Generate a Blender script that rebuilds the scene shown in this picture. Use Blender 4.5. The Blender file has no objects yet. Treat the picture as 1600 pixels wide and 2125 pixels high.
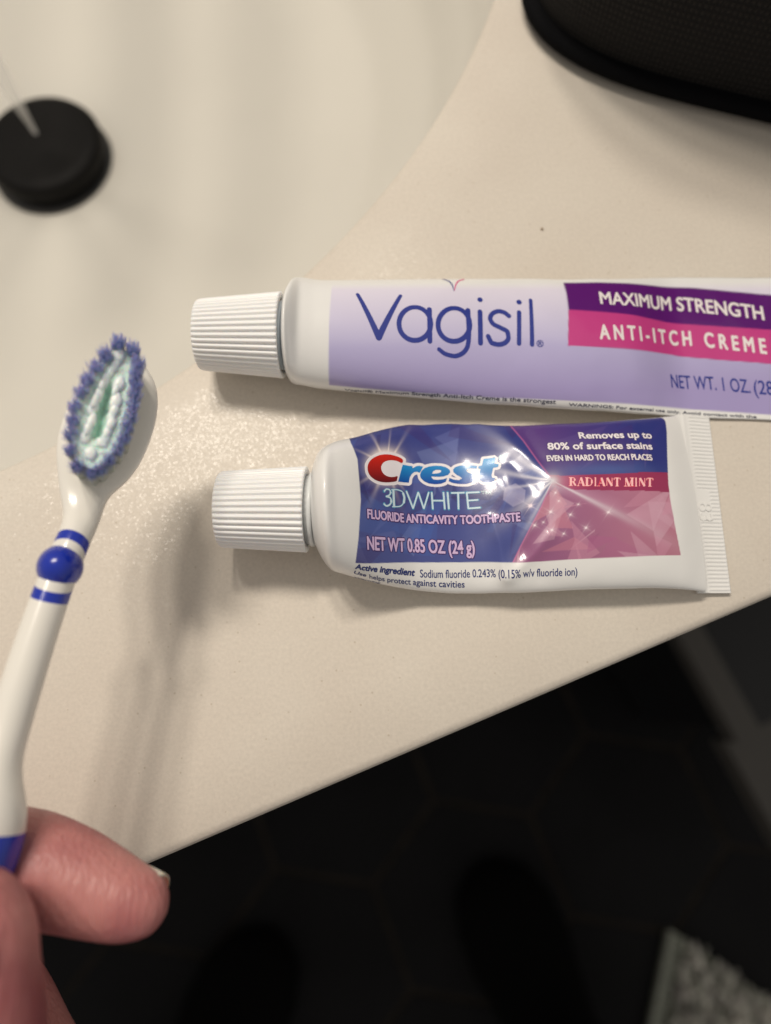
import bpy, bmesh, math, random
import numpy as np
from mathutils import Vector, Matrix, noise as mnoise
random.seed(7); rng = np.random.default_rng(7)
MM = 0.001
SC = bpy.context.scene
COL = SC.collection

# ------------------------------------------------------------------ camera
TH = math.radians(15.0); FP = 1490.0; DC = 146.0            # tilt, focal length in photo pixels, mm to the counter
RIGHT = np.array([1, 0, 0.]); UP = np.array([0, math.cos(TH), math.sin(TH)]); FWD = np.array([0, math.sin(TH), -math.cos(TH)])
CAM = -DC * FWD
cd = bpy.data.cameras.new('camera'); cam = bpy.data.objects.new('camera', cd); COL.objects.link(cam); SC.camera = cam
cd.sensor_fit = 'VERTICAL'; cd.sensor_height = 24.0; cd.lens = 24.0 * FP / 2125.0
cd.clip_start = 0.005; cd.clip_end = 20
cam.location = Vector(CAM * MM); cam.rotation_euler = (TH, 0, 0)
cd.dof.use_dof = True; cd.dof.focus_distance = 0.1315; cd.dof.aperture_fstop = cd.lens / 3.0
cd.dof.aperture_blades = 0

# ------------------------------------------------------------------ world and lamps
W = bpy.data.worlds.new('World'); SC.world = W; W.use_nodes = True
bg = W.node_tree.nodes['Background']; bg.inputs[0].default_value = (1.0, 0.945, 0.87, 1); bg.inputs[1].default_value = 0.362
ALPHA = math.radians(22.1)
WD = np.array([math.cos(ALPHA), math.sin(ALPHA), 0]); ND = np.array([-math.sin(ALPHA), math.cos(ALPHA), 0])
LC = np.array([-235., 435., 900.])
for k, (off, e) in enumerate(((-165, 10.0), (-15, 12.3), (150, 9.4))):
    ld = bpy.data.lights.new('vanity_bulb', 'POINT'); ld.energy = e; ld.color = (1.0, 0.908, 0.785); ld.shadow_soft_size = 0.052
    lo = bpy.data.objects.new('vanity_bulb', ld); COL.objects.link(lo); lo.location = Vector((LC + WD * off) * MM)
vs = SC.view_settings; vs.view_transform = 'Standard'; vs.look = 'None'; vs.exposure = 0.0; vs.gamma = 1.0
try: vs.use_curve_mapping = False
except Exception: pass

# ------------------------------------------------------------------ measuring helpers (mm, counter top is z = 0)
def ray(x, y): return RIGHT * ((x - 800) / FP) + UP * (-(y - 1062.5) / FP) + FWD
def P(x, y, z=0.0):
    d = ray(x, y); return CAM + d * ((z - CAM[2]) / d[2])
def PD(x, y, d): return CAM + ray(x, y) * d
def proj(p):
    q = p - CAM; d = q @ FWD
    return np.stack([800 + FP * (q @ RIGHT) / d, 1062.5 - FP * (q @ UP) / d], -1)
def lin(c):
    c = np.asarray(c, float) / 255.0
    return np.where(c <= 0.04045, c / 12.92, ((c + 0.055) / 1.055) ** 2.4)

# ------------------------------------------------------------------ materials
def mat(name, rgb, rough=0.5, spec=0.5, **kw):
    m = bpy.data.materials.new(name); m.use_nodes = True; b = m.node_tree.nodes['Principled BSDF']
    b.inputs['Base Color'].default_value = (*rgb, 1); b.inputs['Roughness'].default_value = rough
    b.inputs['Specular IOR Level'].default_value = spec
    for k, v in kw.items(): b.inputs[k.replace('_', ' ')].default_value = v
    return m
def N(m, t, **kw):
    n = m.node_tree.nodes.new(t)
    for k, v in kw.items():
        if k in n.inputs: n.inputs[k].default_value = v
        else: setattr(n, k, v)
    return n
def L(m, a, b): m.node_tree.links.new(a, b)
def BS(m): return m.node_tree.nodes['Principled BSDF']
def bump(m, scale, dist, strength=1.0, detail=3, coord='Object', stretch=None, kind='noise', prev=None):
    tc = N(m, 'ShaderNodeTexCoord'); src = tc.outputs[coord]
    if stretch:
        mp = N(m, 'ShaderNodeMapping'); mp.inputs['Scale'].default_value = stretch[:3]
        if len(stretch) > 3: mp.inputs['Rotation'].default_value = stretch[3]
        L(m, src, mp.inputs[0]); src = mp.outputs[0]
    if kind == 'noise': t = N(m, 'ShaderNodeTexNoise', Scale=scale, Detail=detail)
    else: t = N(m, 'ShaderNodeTexVoronoi', Scale=scale)
    L(m, src, t.inputs['Vector'])
    b = N(m, 'ShaderNodeBump', Strength=strength, Distance=dist)
    L(m, t.outputs[0], b.inputs['Height'])
    if prev: L(m, prev.outputs[0], b.inputs['Normal'])
    L(m, b.outputs[0], BS(m).inputs['Normal']); return b
def mixnoise(m, c1, c2, scale, lo=0.4, hi=0.6, detail=4):
    tc = N(m, 'ShaderNodeTexCoord'); t = N(m, 'ShaderNodeTexNoise', Scale=scale, Detail=detail); L(m, tc.outputs['Object'], t.inputs['Vector'])
    r = N(m, 'ShaderNodeValToRGB'); r.color_ramp.elements[0].position = lo; r.color_ramp.elements[1].position = hi
    r.color_ramp.elements[0].color = (*c1, 1); r.color_ramp.elements[1].color = (*c2, 1)
    L(m, t.outputs[0], r.inputs[0]); L(m, r.outputs[0], BS(m).inputs['Base Color']); return r

# quartz counter: mottled cream, mineral grains with tilted little faces
QZ = mat('quartz', (0.72, 0.66, 0.56), 0.33, 0.5)
r1 = mixnoise(QZ, (0.64, 0.575, 0.50), (0.685, 0.628, 0.55), 30, 0.3, 0.7, 6)
tc = N(QZ, 'ShaderNodeTexCoord')
n2 = N(QZ, 'ShaderNodeTexNoise', Scale=1500, Detail=2); L(QZ, tc.outputs['Object'], n2.inputs['Vector'])
rr = N(QZ, 'ShaderNodeMapRange'); rr.inputs['From Min'].default_value = 0.3; rr.inputs['From Max'].default_value = 0.7
rr.inputs['To Min'].default_value = 0.95; rr.inputs['To Max'].default_value = 1.04
L(QZ, n2.outputs[0], rr.inputs['Value'])
v1 = N(QZ, 'ShaderNodeTexVoronoi', Scale=330); L(QZ, tc.outputs['Object'], v1.inputs['Vector'])
rs = N(QZ, 'ShaderNodeValToRGB'); rs.color_ramp.elements[0].position = 0.04; rs.color_ramp.elements[1].position = 0.085
rs.color_ramp.elements[0].color = (0.82, 0.79, 0.74, 1); rs.color_ramp.elements[1].color = (1, 1, 1, 1)
L(QZ, v1.outputs['Distance'], rs.inputs[0])
mm1 = N(QZ, 'ShaderNodeMix', data_type='RGBA', blend_type='MULTIPLY'); mm1.inputs[0].default_value = 1.0
L(QZ, r1.outputs[0], mm1.inputs[6]); L(QZ, rr.outputs[0], mm1.inputs[7])
mm2 = N(QZ, 'ShaderNodeMix', data_type='RGBA', blend_type='MULTIPLY'); mm2.inputs[0].default_value = 1.0
L(QZ, mm1.outputs[2], mm2.inputs[6]); L(QZ, rs.outputs[0], mm2.inputs[7]); L(QZ, mm2.outputs[2], BS(QZ).inputs['Base Color'])
bq = bump(QZ, 900, 0.00015, 0.22, 2)
# mineral grains: each cell tilts its own little facet, only some of them are shiny
gv = N(QZ, 'ShaderNodeTexVoronoi', Scale=2600); L(QZ, tc.outputs['Object'], gv.inputs['Vector'])
gs = N(QZ, 'ShaderNodeVectorMath', operation='SUBTRACT'); L(QZ, gv.outputs['Color'], gs.inputs[0]); gs.inputs[1].default_value = (.5, .5, .5)
gm = N(QZ, 'ShaderNodeVectorMath', operation='MULTIPLY'); L(QZ, gs.outputs[0], gm.inputs[0]); gm.inputs[1].default_value = (.155, .155, .1)
ge = N(QZ, 'ShaderNodeNewGeometry'); ga_ = N(QZ, 'ShaderNodeVectorMath', operation='ADD'); L(QZ, ge.outputs['Normal'], ga_.inputs[0]); L(QZ, gm.outputs[0], ga_.inputs[1])
gn = N(QZ, 'ShaderNodeVectorMath', operation='NORMALIZE'); L(QZ, ga_.outputs[0], gn.inputs[0]); L(QZ, gn.outputs[0], BS(QZ).inputs['Coat Normal'])
gw = N(QZ, 'ShaderNodeTexWhiteNoise'); L(QZ, gv.outputs['Position'], gw.inputs['Vector'])
gr = N(QZ, 'ShaderNodeMapRange'); gr.inputs['From Min'].default_value = .45; gr.inputs['From Max'].default_value = .55; gr.inputs['To Max'].default_value = .27
L(QZ, gw.outputs['Value'], gr.inputs['Value']); L(QZ, gr.outputs[0], BS(QZ).inputs['Coat Weight'])
BS(QZ).inputs['Coat Roughness'].default_value = 0.22; BS(QZ).inputs['Specular IOR Level'].default_value = .22; BS(QZ).inputs['Roughness'].default_value = .42

CER = mat('sink_ceramic', (0.72, 0.675, 0.60), 0.22, 0.5); mixnoise(CER, (0.655, 0.63, 0.575), (0.685, 0.66, 0.602), 9, .35, .65)
BLK = mat('black_rubber', (0.005, 0.0048, 0.0048), 0.55, 0.1); mixnoise(BLK, (0.0045, .0043, .0043), (0.006, .0056, .0056), 60)
CHR = mat('matte_black_metal', (0.02, 0.02, 0.021), 0.35, 0.5); bump(CHR, 900, 0.00002)
CAPM = mat('cap_plastic', (0.85, 0.85, 0.85), 0.36, 0.45, Subsurface_Weight=0.25, Subsurface_Scale=0.0012); BS(CAPM).inputs['Subsurface Radius'].default_value = (1, .8, .6)
bump(CAPM, 500, 0.00002, 0.6)
NECK = mat('neck_plastic', (0.70, 0.72, 0.72), 0.3, 0.5); bump(NECK, 300, .00002)
FOIL = mat('foil_seal_blue_tint', (0.55, 0.62, 0.68), 0.3, 0.5); bump(FOIL, 300, .00002)

def attr_mat(name, rough, coat=0.0, bumpamt=0.0, bscale=2500, metal=0.0):
    m = mat(name, (0.8, 0.8, 0.8), rough, 0.5)
    a = N(m, 'ShaderNodeAttribute'); a.attribute_name = 'Col'; L(m, a.outputs['Color'], BS(m).inputs['Base Color'])
    BS(m).inputs['Coat Weight'].default_value = coat; BS(m).inputs['Coat Roughness'].default_value = 0.12
    BS(m).inputs['Metallic'].default_value = metal
    if bumpamt: bump(m, bscale, bumpamt, 0.7, 2)
    return m
TUBE = attr_mat('glossy_printed_tube', 0.34, 0.5, 0.00002, 1500)
PRINT = attr_mat('printed_ink', 0.36, 0.32, 0.00001, 1600)
for _m in (TUBE, PRINT): BS(_m).inputs['Coat Roughness'].default_value = .115; BS(_m).inputs['Specular IOR Level'].default_value = .35

# ------------------------------------------------------------------ object helpers
def mesh_obj(name, V, F, m, parent=None, smooth=True, cols=None, origin=None):
    V = np.asarray(V, float)
    org = np.zeros(3) if parent is None and origin is None else (np.asarray(origin, float) if origin is not None else np.asarray(parent['_o'][:]))
    me = bpy.data.meshes.new(name)
    me.from_pydata(((V - org) * MM).tolist(), [], F if isinstance(F, list) else F.tolist())
    if smooth: me.polygons.foreach_set('use_smooth', [True] * len(me.polygons))
    if cols is not None:
        ca = me.color_attributes.new('Col', 'FLOAT_COLOR', 'POINT')
        c4 = np.ones((len(V), 4)); c4[:, :3] = cols; ca.data.foreach_set('color', c4.ravel().astype(np.float32))
    if m: me.materials.append(m)
    me.update()
    o = bpy.data.objects.new(name, me); COL.objects.link(o)
    if parent is not None: o.parent = parent
    if parent is None: o.location = Vector(org * MM)
    o['_o'] = org.tolist()
    return o
def thing(name, label, cat, origin, group=None):
    o = bpy.data.objects.new(name, None); COL.objects.link(o); o.empty_display_size = 0.01
    o.location = Vector(np.asarray(origin) * MM); o['_o'] = [float(q) for q in origin]
    o['label'] = label; o['category'] = cat
    if group: o['group'] = group
    return o
def tag(o, label, cat, group=None):
    o['label'] = label; o['category'] = cat
    if group: o['group'] = group
def structure(o): o['kind'] = 'structure'; return o
def grid_faces(nr, nc, wrap=False, flip=False):
    r = np.arange(nr - 1)[:, None]; c = np.arange(nc if wrap else nc - 1)[None, :]
    a = r * nc + c; b = r * nc + (c + 1) % nc; d = (r + 1) * nc + c; e = (r + 1) * nc + (c + 1) % nc
    f = np.stack([a, b, e, d], -1).reshape(-1, 4)
    return f[:, ::-1] if flip else f
def unit(v): v = np.asarray(v, float); return v / np.linalg.norm(v, axis=-1, keepdims=True)
def revolve(A, ax, prof, n=96, rib=None):
    """prof: list of (distance along ax, radius); rib(theta) multiplies"""
    ax = unit(ax); up = np.array([0, 0, 1.]) if abs(ax[2]) < .9 else np.array([0, 1., 0]); s = unit(np.cross(up, ax)); u = np.cross(ax, s)
    t = np.linspace(0, 2 * math.pi, n, endpoint=False); V = []
    for q in prof:
        r = q[1] + (rib(t) * q[2] if rib is not None and len(q) > 2 else 0)
        V.append(A + ax * q[0] + (s * np.cos(t)[:, None] + u * np.sin(t)[:, None]) * np.asarray(r)[..., None] if np.ndim(r) else A + ax * q[0] + (s * np.cos(t)[:, None] + u * np.sin(t)[:, None]) * r)
    V = np.concatenate(V); F = grid_faces(len(prof), n, True).tolist()
    return V, F

# ================================================================== SETTING
SINK = P(100, 315, -130); SINK = np.array([-172., 197., 0.]); SR = 209.0
edge0 = P(290, 1800); edge1 = P(1600, 1240)
FD = float((edge0 + edge1) @ ND / 2)                      # distance of the front edge along ND
sc_n = float(SINK @ ND); sc_w = float(SINK @ WD)
# counter top: rings from the sink hole to the slab outline
nT = 360; ang = np.linspace(0, 2 * math.pi, nT, endpoint=False)
def slab_pt(a, inset=0.0):
    c, s = math.cos(a), math.sin(a)
    x0, x1, y0, y1 = -520 + inset, 900 - inset, FD - sc_n + inset, 300 - inset
    t = min((x1 / c if c > 0 else x0 / c) if abs(c) > 1e-9 else 1e9, (y1 / s if s > 0 else y0 / s) if abs(s) > 1e-9 else 1e9)
    return SINK + (WD * c + ND * s) * t
corner = [math.atan2(y, x) % (2 * math.pi) for x in (-520, 900) for y in (FD - sc_n, 300)]
ang = np.sort(np.concatenate([ang, corner])); nT = len(ang)
dirs = np.cos(ang)[:, None] * WD + np.sin(ang)[:, None] * ND
outer = np.array([slab_pt(a) for a in ang])
zz = np.array([0, 0, 1.])
rings = [SINK + dirs * SR - zz * 22, SINK + dirs * SR - zz * 1.6, SINK + dirs * (SR + .45) - zz * .5, SINK + dirs * (SR + 1.6)]
inner = SINK + dirs * (SR + 1.6)
E = 1.8
ein = np.array([slab_pt(a, E) for a in ang])
for f in (.1, .3, .6, .85): rings.append(inner * (1 - f) + ein * f)
rings.append(ein)
rings.append(np.array([slab_pt(a, E * .3) for a in ang]) - zz * E * .3); rings.append(outer - zz * E); rings.append(outer - zz * 20)
rings.append(inner * .02 + outer * .98 - zz * 20)
ct = mesh_obj('countertop', np.concatenate(rings), grid_faces(len(rings), nT, True), QZ)
structure(ct)
# sink basin
prof = [(SR + 14, -20.2), (SR + 6, -20.4), (SR + 3, -22), (SR + 1.5, -34), (SR - 6, -62), (SR - 20, -88), (SR - 45, -108), (SR - 85, -120), (SR - 130, -127), (SR - 170, -131), (24, -134), (22, -137)]
def smooth_prof(pr, n):
    p = np.array(pr, float); t = np.r_[0, np.cumsum(np.hypot(*np.diff(p, axis=0).T))]; tt = np.linspace(0, t[-1], n)
    return np.stack([np.interp(tt, t, p[:, 0]), np.interp(tt, t, p[:, 1])], 1)
sp = smooth_prof(prof, 160)
for _ in range(12): sp[2:-2] = (sp[1:-3] + sp[2:-2] * 2 + sp[3:-1]) / 4
t = np.linspace(0, 2 * math.pi, 180, endpoint=False); dd = np.stack([np.cos(t), np.sin(t), 0 * t], 1)
DR = P(95, 312, -126)                                     # drain centre
V = []
for k, (r, z) in enumerate(sp):
    f = max(0, 1 - r / (SR * .95)); c = SINK * (1 - f) + np.array([DR[0], DR[1], 0]) * f
    V.append(c + dd * r + zz * z)
sk = mesh_obj('sink_basin', np.concatenate(V), grid_faces(len(sp), 180, True), CER)
tag(sk, 'round cream ceramic sink basin sunk into the pale counter, upper left', 'sink')
# stopper
st = thing('drain_stopper', 'round black drain stopper at the bottom of the cream sink', 'drain stopper', DR - zz * 8)
rS = 25.8
V, F = revolve(DR - zz * 9, zz, [(0, rS + 1.5), (2.0, rS + 1.5), (2.8, rS + .5), (3.2, rS - 4), (3.4, rS - 9)], 96); mesh_obj('drain_flange', V, F, CHR, st)
V, F = revolve(DR - zz * 9, zz, [(3.0, rS - 8), (6.5, rS - 8), (6.7, rS - 1), (7.5, rS), (12, rS), (13.3, rS - .9), (14.1, rS - 2.6), (14.6, rS - 6), (14.4, rS - 8), (14.2, 9), (14.5, 5), (14.6, 0.01)], 96); mesh_obj('stopper_disc', V, F, BLK, st)

tip = P(74, 276, -112)
# faucet on the deck behind the basin
fb = SINK + ND * 250 + WD * 112
fa = thing('faucet', 'matte black faucet behind the cream sink, its spout reaching over the drain', 'faucet', fb)
def pipe(name, pts, r, par, m, n=28):
    p = np.array(pts, float); d_ = np.r_[0, np.cumsum(np.linalg.norm(np.diff(p, axis=0), axis=1))]; tt0 = np.linspace(0, d_[-1], 80); q = np.stack([np.interp(tt0, d_, p[:, k]) for k in range(3)], 1)
    for _ in range(25): q[1:-1] = (q[:-2] + 2 * q[1:-1] + q[2:]) / 4
    tg = unit(np.gradient(q, axis=0)); s_ = WD; V = [np.repeat(q[:1], n, 0)]; a_ = np.linspace(0, 2 * math.pi, n, endpoint=False)
    for k in range(80):
        u_ = np.cross(tg[k], s_); V.append(q[k] + r * (s_ * np.cos(a_)[:, None] + u_ * np.sin(a_)[:, None]))
    V.append(np.repeat(q[-1:], n, 0)); return mesh_obj(name, np.concatenate(V), grid_faces(82, n, True), m, par)
V, F = revolve(fb, zz, [(0, 1), (.0, 27), (5, 27), (7, 24), (7.2, 20), (60, 19), (61, 1)], 48); mesh_obj('base', V, F, CHR, fa)
te = np.array([tip[0], tip[1], 0]); tq_ = te - fb; tq_[2] = 0
pipe('spout', [fb + zz * 50, fb + zz * 150, fb + zz * 185 + tq_ * .15, fb + zz * 178 + tq_ * .5, fb + zz * 168 + tq_ * .93, fb + zz * 150 + tq_], 8.5, fa, CHR)
WAT = mat('aerated_water', (.95, .95, .95), .3, .5, Alpha=.26); bump(WAT, 120, .0006)
V, F = revolve(te - zz * 112, zz, [(0, .1), (0.0, .9), (6, 1.3), (14, 2.2), (24, 3.1)] + [(q, 3.6 + .3 * math.sin(q / 9) + .2 * math.sin(q / 4)) for q in np.linspace(30, 250, 60)] + [(256, .1)], 24)
ws_ = mesh_obj('water_trickle', V, F, WAT); tag(ws_, 'thin cloudy trickle of water falling onto the black drain stopper', 'water')
pipe('lever', [fb + zz * 60 + WD * 15, fb + zz * 66 + WD * 40, fb + zz * 78 + WD * 75], 5.5, fa, CHR)

# floor: hexagonal dark tiles
FZ = -862.0
FL = mat('dark_grout', (0.008, 0.0065, 0.006), 0.8, 0.15); mixnoise(FL, (0.017, 0.0135, 0.011), (0.024, .019, .015), 30)
fv = np.array([[-1600, -2200, FZ - 1.2], [2400, -2200, FZ - 1.2], [2400, 900, FZ - 1.2], [-1600, 900, FZ - 1.2]], float)
fl = structure(mesh_obj('floor', fv, [[0, 1, 2, 3]], FL))
TL = mat('charcoal_tile', (0.005, 0.0045, 0.005), 0.6, 0.14); mixnoise(TL, (0.0042, .0039, .0048), (0.0064, .006, .007), 7)
hv = P(1510, 1755, FZ); h2 = P(1400, 1935, FZ); hs = float(np.linalg.norm(h2 - hv)); a0 = math.atan2(*(h2 - hv)[1::-1])
hexs = hs
hv3 = np.array([[math.cos(a0 + math.pi / 3 * k), math.sin(a0 + math.pi / 3 * k), 0] for k in range(6)])
c0 = hv - hs * np.array([math.cos(a0 + math.pi / 3), math.sin(a0 + math.pi / 3), 0]) * -1
tm = None
def hexmesh():
    V = []
    for rr_, z in ((hs - 4.5, -3), (hs - 4.5, -0.6), (hs - 5.5, 0)): V += [hv3[k] * rr_ + zz * z for k in range(6)]
    V = np.array(V); F = grid_faces(3, 6, True).tolist() + [[12, 13, 14, 15, 16, 17]]
    me = bpy.data.meshes.new('tile'); me.from_pydata((V * MM).tolist(), [], F); me.materials.append(TL); return me
tm = hexmesh()
b1 = hs * math.sqrt(3) * np.array([math.cos(a0 + math.pi / 6), math.sin(a0 + math.pi / 6), 0]); b2 = hs * math.sqrt(3) * np.array([math.cos(a0 + math.pi / 2), math.sin(a0 + math.pi / 2), 0])
for i in range(-9, 10):
    for j in range(-9, 10):
        c = c0 + b1 * i + b2 * j; q = proj(c[None])[0]; c[2] = FZ
        if -350 < q[0] < 1950 and 1150 < q[1] < 2500:
            o = bpy.data.objects.new('tile', tm); COL.objects.link(o); o.parent = fl; o.location = Vector(c * MM)
# vanity cabinet below the slab
CB = mat('black_wood', (0.012, 0.011, 0.011), 0.5, 0.4); mixnoise(CB, (0.010, .009, .009), (0.016, .014, .013), 14)
def boxv(x0, x1, y0, y1, z0, z1):
    V = [SINK * 0 + WD * x + ND * y + zz * z for z in (z0, z1) for (x, y) in ((x0, y0), (x1, y0), (x1, y1), (x0, y1))]
    return np.array(V), [[3, 2, 1, 0], [4, 5, 6, 7], [0, 1, 5, 4], [1, 2, 6, 5], [2, 3, 7, 6], [3, 0, 4, 7]]
V, F = boxv(sc_w - 500, sc_w + 880, FD + 30, FD + 33, FZ + 80, -21)
cbn = thing('vanity_cabinet', 'black vanity cabinet underneath the cream counter', 'cabinet', SINK + zz * FZ)
mesh_obj('front_panel', V, F, CB, cbn, smooth=False)
V, F = boxv(sc_w - 500, sc_w - 482, FD + 33, FD + 480, FZ, -21); mesh_obj('side_panel', V, F, CB, cbn, smooth=False)
V, F = boxv(sc_w + 862, sc_w + 880, FD + 33, FD + 480, FZ, -21); mesh_obj('side_panel', V, F, CB, cbn, smooth=False)

# ================================================================== TUBES
def perim(a, b):
    h = ((a - b) / (a + b)) ** 2; return math.pi * (a + b) * (1 + 3 * h / (10 + math.sqrt(4 - 3 * h)))
def hermite(t, Y, tt):
    Y = np.asarray(Y, float); d = np.diff(Y, axis=0) / np.diff(t)[:, None]; m = np.zeros_like(Y)
    m[1:-1] = np.where(d[1:] * d[:-1] > 0, 2 * d[1:] * d[:-1] / (d[1:] + d[:-1] + 1e-12 * np.sign(d[1:] + d[:-1] + 1e-30)), 0); m[0] = d[0]; m[-1] = d[-1]
    i = np.clip(np.searchsorted(t, tt, 'right') - 1, 0, len(t) - 2); h = (t[i + 1] - t[i])[:, None]; s = ((tt - t[i]) / (t[i + 1] - t[i]))[:, None]
    return (2 * s**3 - 3 * s**2 + 1) * Y[i] + (s**3 - 2 * s**2 + s) * h * m[i] + (-2 * s**3 + 3 * s**2) * Y[i + 1] + (s**3 - s**2) * h * m[i + 1]
def CF(p): return math.cos(math.atan2(p[1] - CAM[1], CAM[2] - p[2]))
class Tube:
    def __init__(s, P0, shoulder, body, zax, zend, step, nv, dents=(), PE=None):
        # stations are (x, y top, y bottom) in photo pixels; the shoulder is round, the body keeps its girth
        rows = []; s.P0 = P0
        for (x, yt, yb) in shoulder:
            A, B = P(x, yt, zax), P(x, yb, zax); M_ = (A + B) / 2; a = np.linalg.norm(A - B) / 2 * math.cos(math.atan2(M_[1] - CAM[1], CAM[2] - M_[2])); rows.append((*M_, a, a))
        nb = len(body)
        for k, (x, yt, yb) in enumerate(body):
            b = P0 / 6.3; Pk = P0 + ((PE or P0) - P0) * k / (nb - 1)
            for _ in range(14):
                f = k / (nb - 1); zc = b + 0.15 + (zend - .8) * max(0, f - .75) * 4 if zend > .8 else b + .15
                A, B = P(x, yt, zc), P(x, yb, zc); M_ = (A + B) / 2; tq = (M_[1] - CAM[1]) / (CAM[2] - M_[2]); a = min(math.sqrt(max(1, (np.linalg.norm(A - B) / 2) ** 2 - (b * tq) ** 2)), Pk / 4 - .02)
                lo, hi = 0.35, Pk / 4
                for _ in range(30):
                    mid = (lo + hi) / 2
                    if perim(a, mid) > Pk: hi = mid
                    else: lo = mid
                b = b * .4 + lo * .6
            # ease from the shoulder height into resting height
            rows.append((*((A + B) / 2), a, b))
        R_ = np.array(rows); ns = len(shoulder)
        R_[ns:ns + 2, 2] = R_[ns:ns + 2, 2] * .5 + zax * .5
        R_[ns:ns + 1, 4] = (R_[ns:ns + 1, 3] + R_[ns:ns + 1, 4]) / 2
        d = np.r_[0, np.cumsum(np.sqrt((np.diff(R_, axis=0) ** 2).sum(1)))]
        n = int(d[-1] / step) + 1; s.d = np.linspace(0, d[-1], n); Q = hermite(d, R_, s.d)
        for _ in range(14): Q[3:-3] = (Q[2:-4] + 2 * Q[3:-3] + Q[4:-2]) / 4
        c = Q[:, :3]; s.c = c; s.Q = Q
        xy = hermite(d, R_, np.linspace(d[0], d[-1], n))[:, :3]
        k = n // 3; ax = unit(np.gradient(c, axis=0) + 1e-9); ax0 = unit(c[-1] - c[n // 6]); ax = ax0 * np.ones((n, 1)); ax[:, 2] = 0; ax = unit(ax)
        s.lat = np.cross(zz, ax); s.ax = ax0
        ph = np.linspace(-math.pi, math.pi, 1441); s.nv = nv; G = np.zeros((n, nv, 3)); tv = np.linspace(-.5, .5, nv)
        for i in range(n):
            a, b = Q[i, 3], Q[i, 4]; X = a * np.sin(ph); Z = b * np.cos(ph)
            # flat underside where it rests
            arc = np.r_[0, np.cumsum(np.hypot(np.diff(X), np.diff(Z)))]; arc = arc / arc[-1] - .5
            x_ = np.interp(tv, arc, X); z_ = np.interp(tv, arc, Z)
            G[i] = c[i] + s.lat[i] * x_[:, None] + zz * z_[:, None]
        s.n = n; s.G = G; s.calcN()
        s.V0 = tv * P0
        if len(dents):
            H = np.zeros((n, nv)); uu = s.d[:, None]; vv = s.V0[None, :]
            for pts, amp, w in dents:
                uv = np.array([s.inv(*p) for p in pts]); best = np.full((n, nv), 1e9)
                for p, q in zip(uv[:-1], uv[1:]):
                    e = q - p; t_ = np.clip(((uu - p[0]) * e[0] + (vv - p[1]) * e[1]) / (e @ e), 0, 1)
                    best = np.minimum(best, np.hypot(uu - p[0] - t_ * e[0], vv - p[1] - t_ * e[1]))
                H += amp * np.exp(-(best / w) ** 1.6)
            fade = np.clip((s.d - s.inv(*dents[0][0][0])[0] + 25) / 12, 0, 1)[:, None]
            ff = np.zeros_like(H)
            for i in range(0, n, 3):
                for j in range(0, nv, 3):
                    ff[i:i + 3, j:j + 3] = mnoise.noise(Vector((s.d[i] / 9, s.V0[j] / 8, 3.3))) * .15 + mnoise.noise(Vector((s.d[i] / 4, s.V0[j] / 3.5, 8.1))) * .06
            for _ in range(3): ff[1:-1, 1:-1] = (ff[:-2, 1:-1] + ff[2:, 1:-1] + ff[1:-1, :-2] + ff[1:-1, 2:] + ff[1:-1, 1:-1]) / 5
            m_ = np.clip((s.d[-1] - s.d) / 8, 0, 1)[:, None]
            s.G = s.G + s.NN * ((H + ff * fade) * m_)[..., None]; s.calcN()
    def calcN(s):
        du = np.gradient(s.G, axis=0); dv = np.gradient(s.G, axis=1)
        nn = np.cross(du, dv); s.NN = nn / (np.linalg.norm(nn, axis=-1, keepdims=True) + 1e-12)
        s.PX = proj(s.G); s.face = ((s.G - CAM) * s.NN).sum(-1) < 0
    def bil(s, A, u, v):
        fi = np.clip(np.interp(u, s.d, np.arange(s.n)), 0, s.n - 1.001); fj = np.clip((v / s.P0 + .5) * (s.nv - 1), 0, s.nv - 1.001)
        i = fi.astype(int); j = fj.astype(int); a = (fi - i)[..., None]; b = (fj - j)[..., None]
        return A[i, j] * (1 - a) * (1 - b) + A[i + 1, j] * a * (1 - b) + A[i, j + 1] * (1 - a) * b + A[i + 1, j + 1] * a * b
    def surf(s, u, v, off=0): 
        u = np.asarray(u, float); v = np.asarray(v, float)
        return s.bil(s.G, u, v) + unit(s.bil(s.NN, u, v)) * off
    def inv(s, x, y):
        D = (s.PX[..., 0] - x) ** 2 + (s.PX[..., 1] - y) ** 2 + np.where(s.face, 0, 1e9)
        i, j = np.unravel_index(np.argmin(D), D.shape); uv = np.array([s.d[i], (j / (s.nv - 1) - .5) * s.P0])
        for _ in range(3):
            f = proj(s.surf(uv[0], uv[1])); J = np.stack([(proj(s.surf(uv[0] + .05, uv[1])) - f) / .05, (proj(s.surf(uv[0], uv[1] + .05)) - f) / .05], 1)
            if abs(np.linalg.det(J)) < 4: break
            st_ = np.clip(np.linalg.solve(J, np.array([x, y]) - f), -.4, .4); uv = uv + st_
        return uv
    def labelxy(s, deg=3):
        """smooth map (u, v) -> flat label coordinates, extended round the back"""
        m = s.face & (s.d[:, None] > 6); u = np.broadcast_to(s.d[:, None], m.shape); v = np.broadcast_to(s.V0[None], m.shape)
        sel = np.where(m.ravel())[0][::17]; T = lambda a, b: np.stack([(a / 50 - 1) ** i * (b / 20) ** j for i in range(deg + 1) for j in range(deg + 1 - i)], -1)
        w = s.PX.reshape(-1, 2)[sel]; k = np.linalg.lstsq(T(u.ravel()[sel], v.ravel()[sel]), w, rcond=None)[0]
        return T(u, np.clip(v, -s.P0 * .33, s.P0 * .33)) @ k

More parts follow.
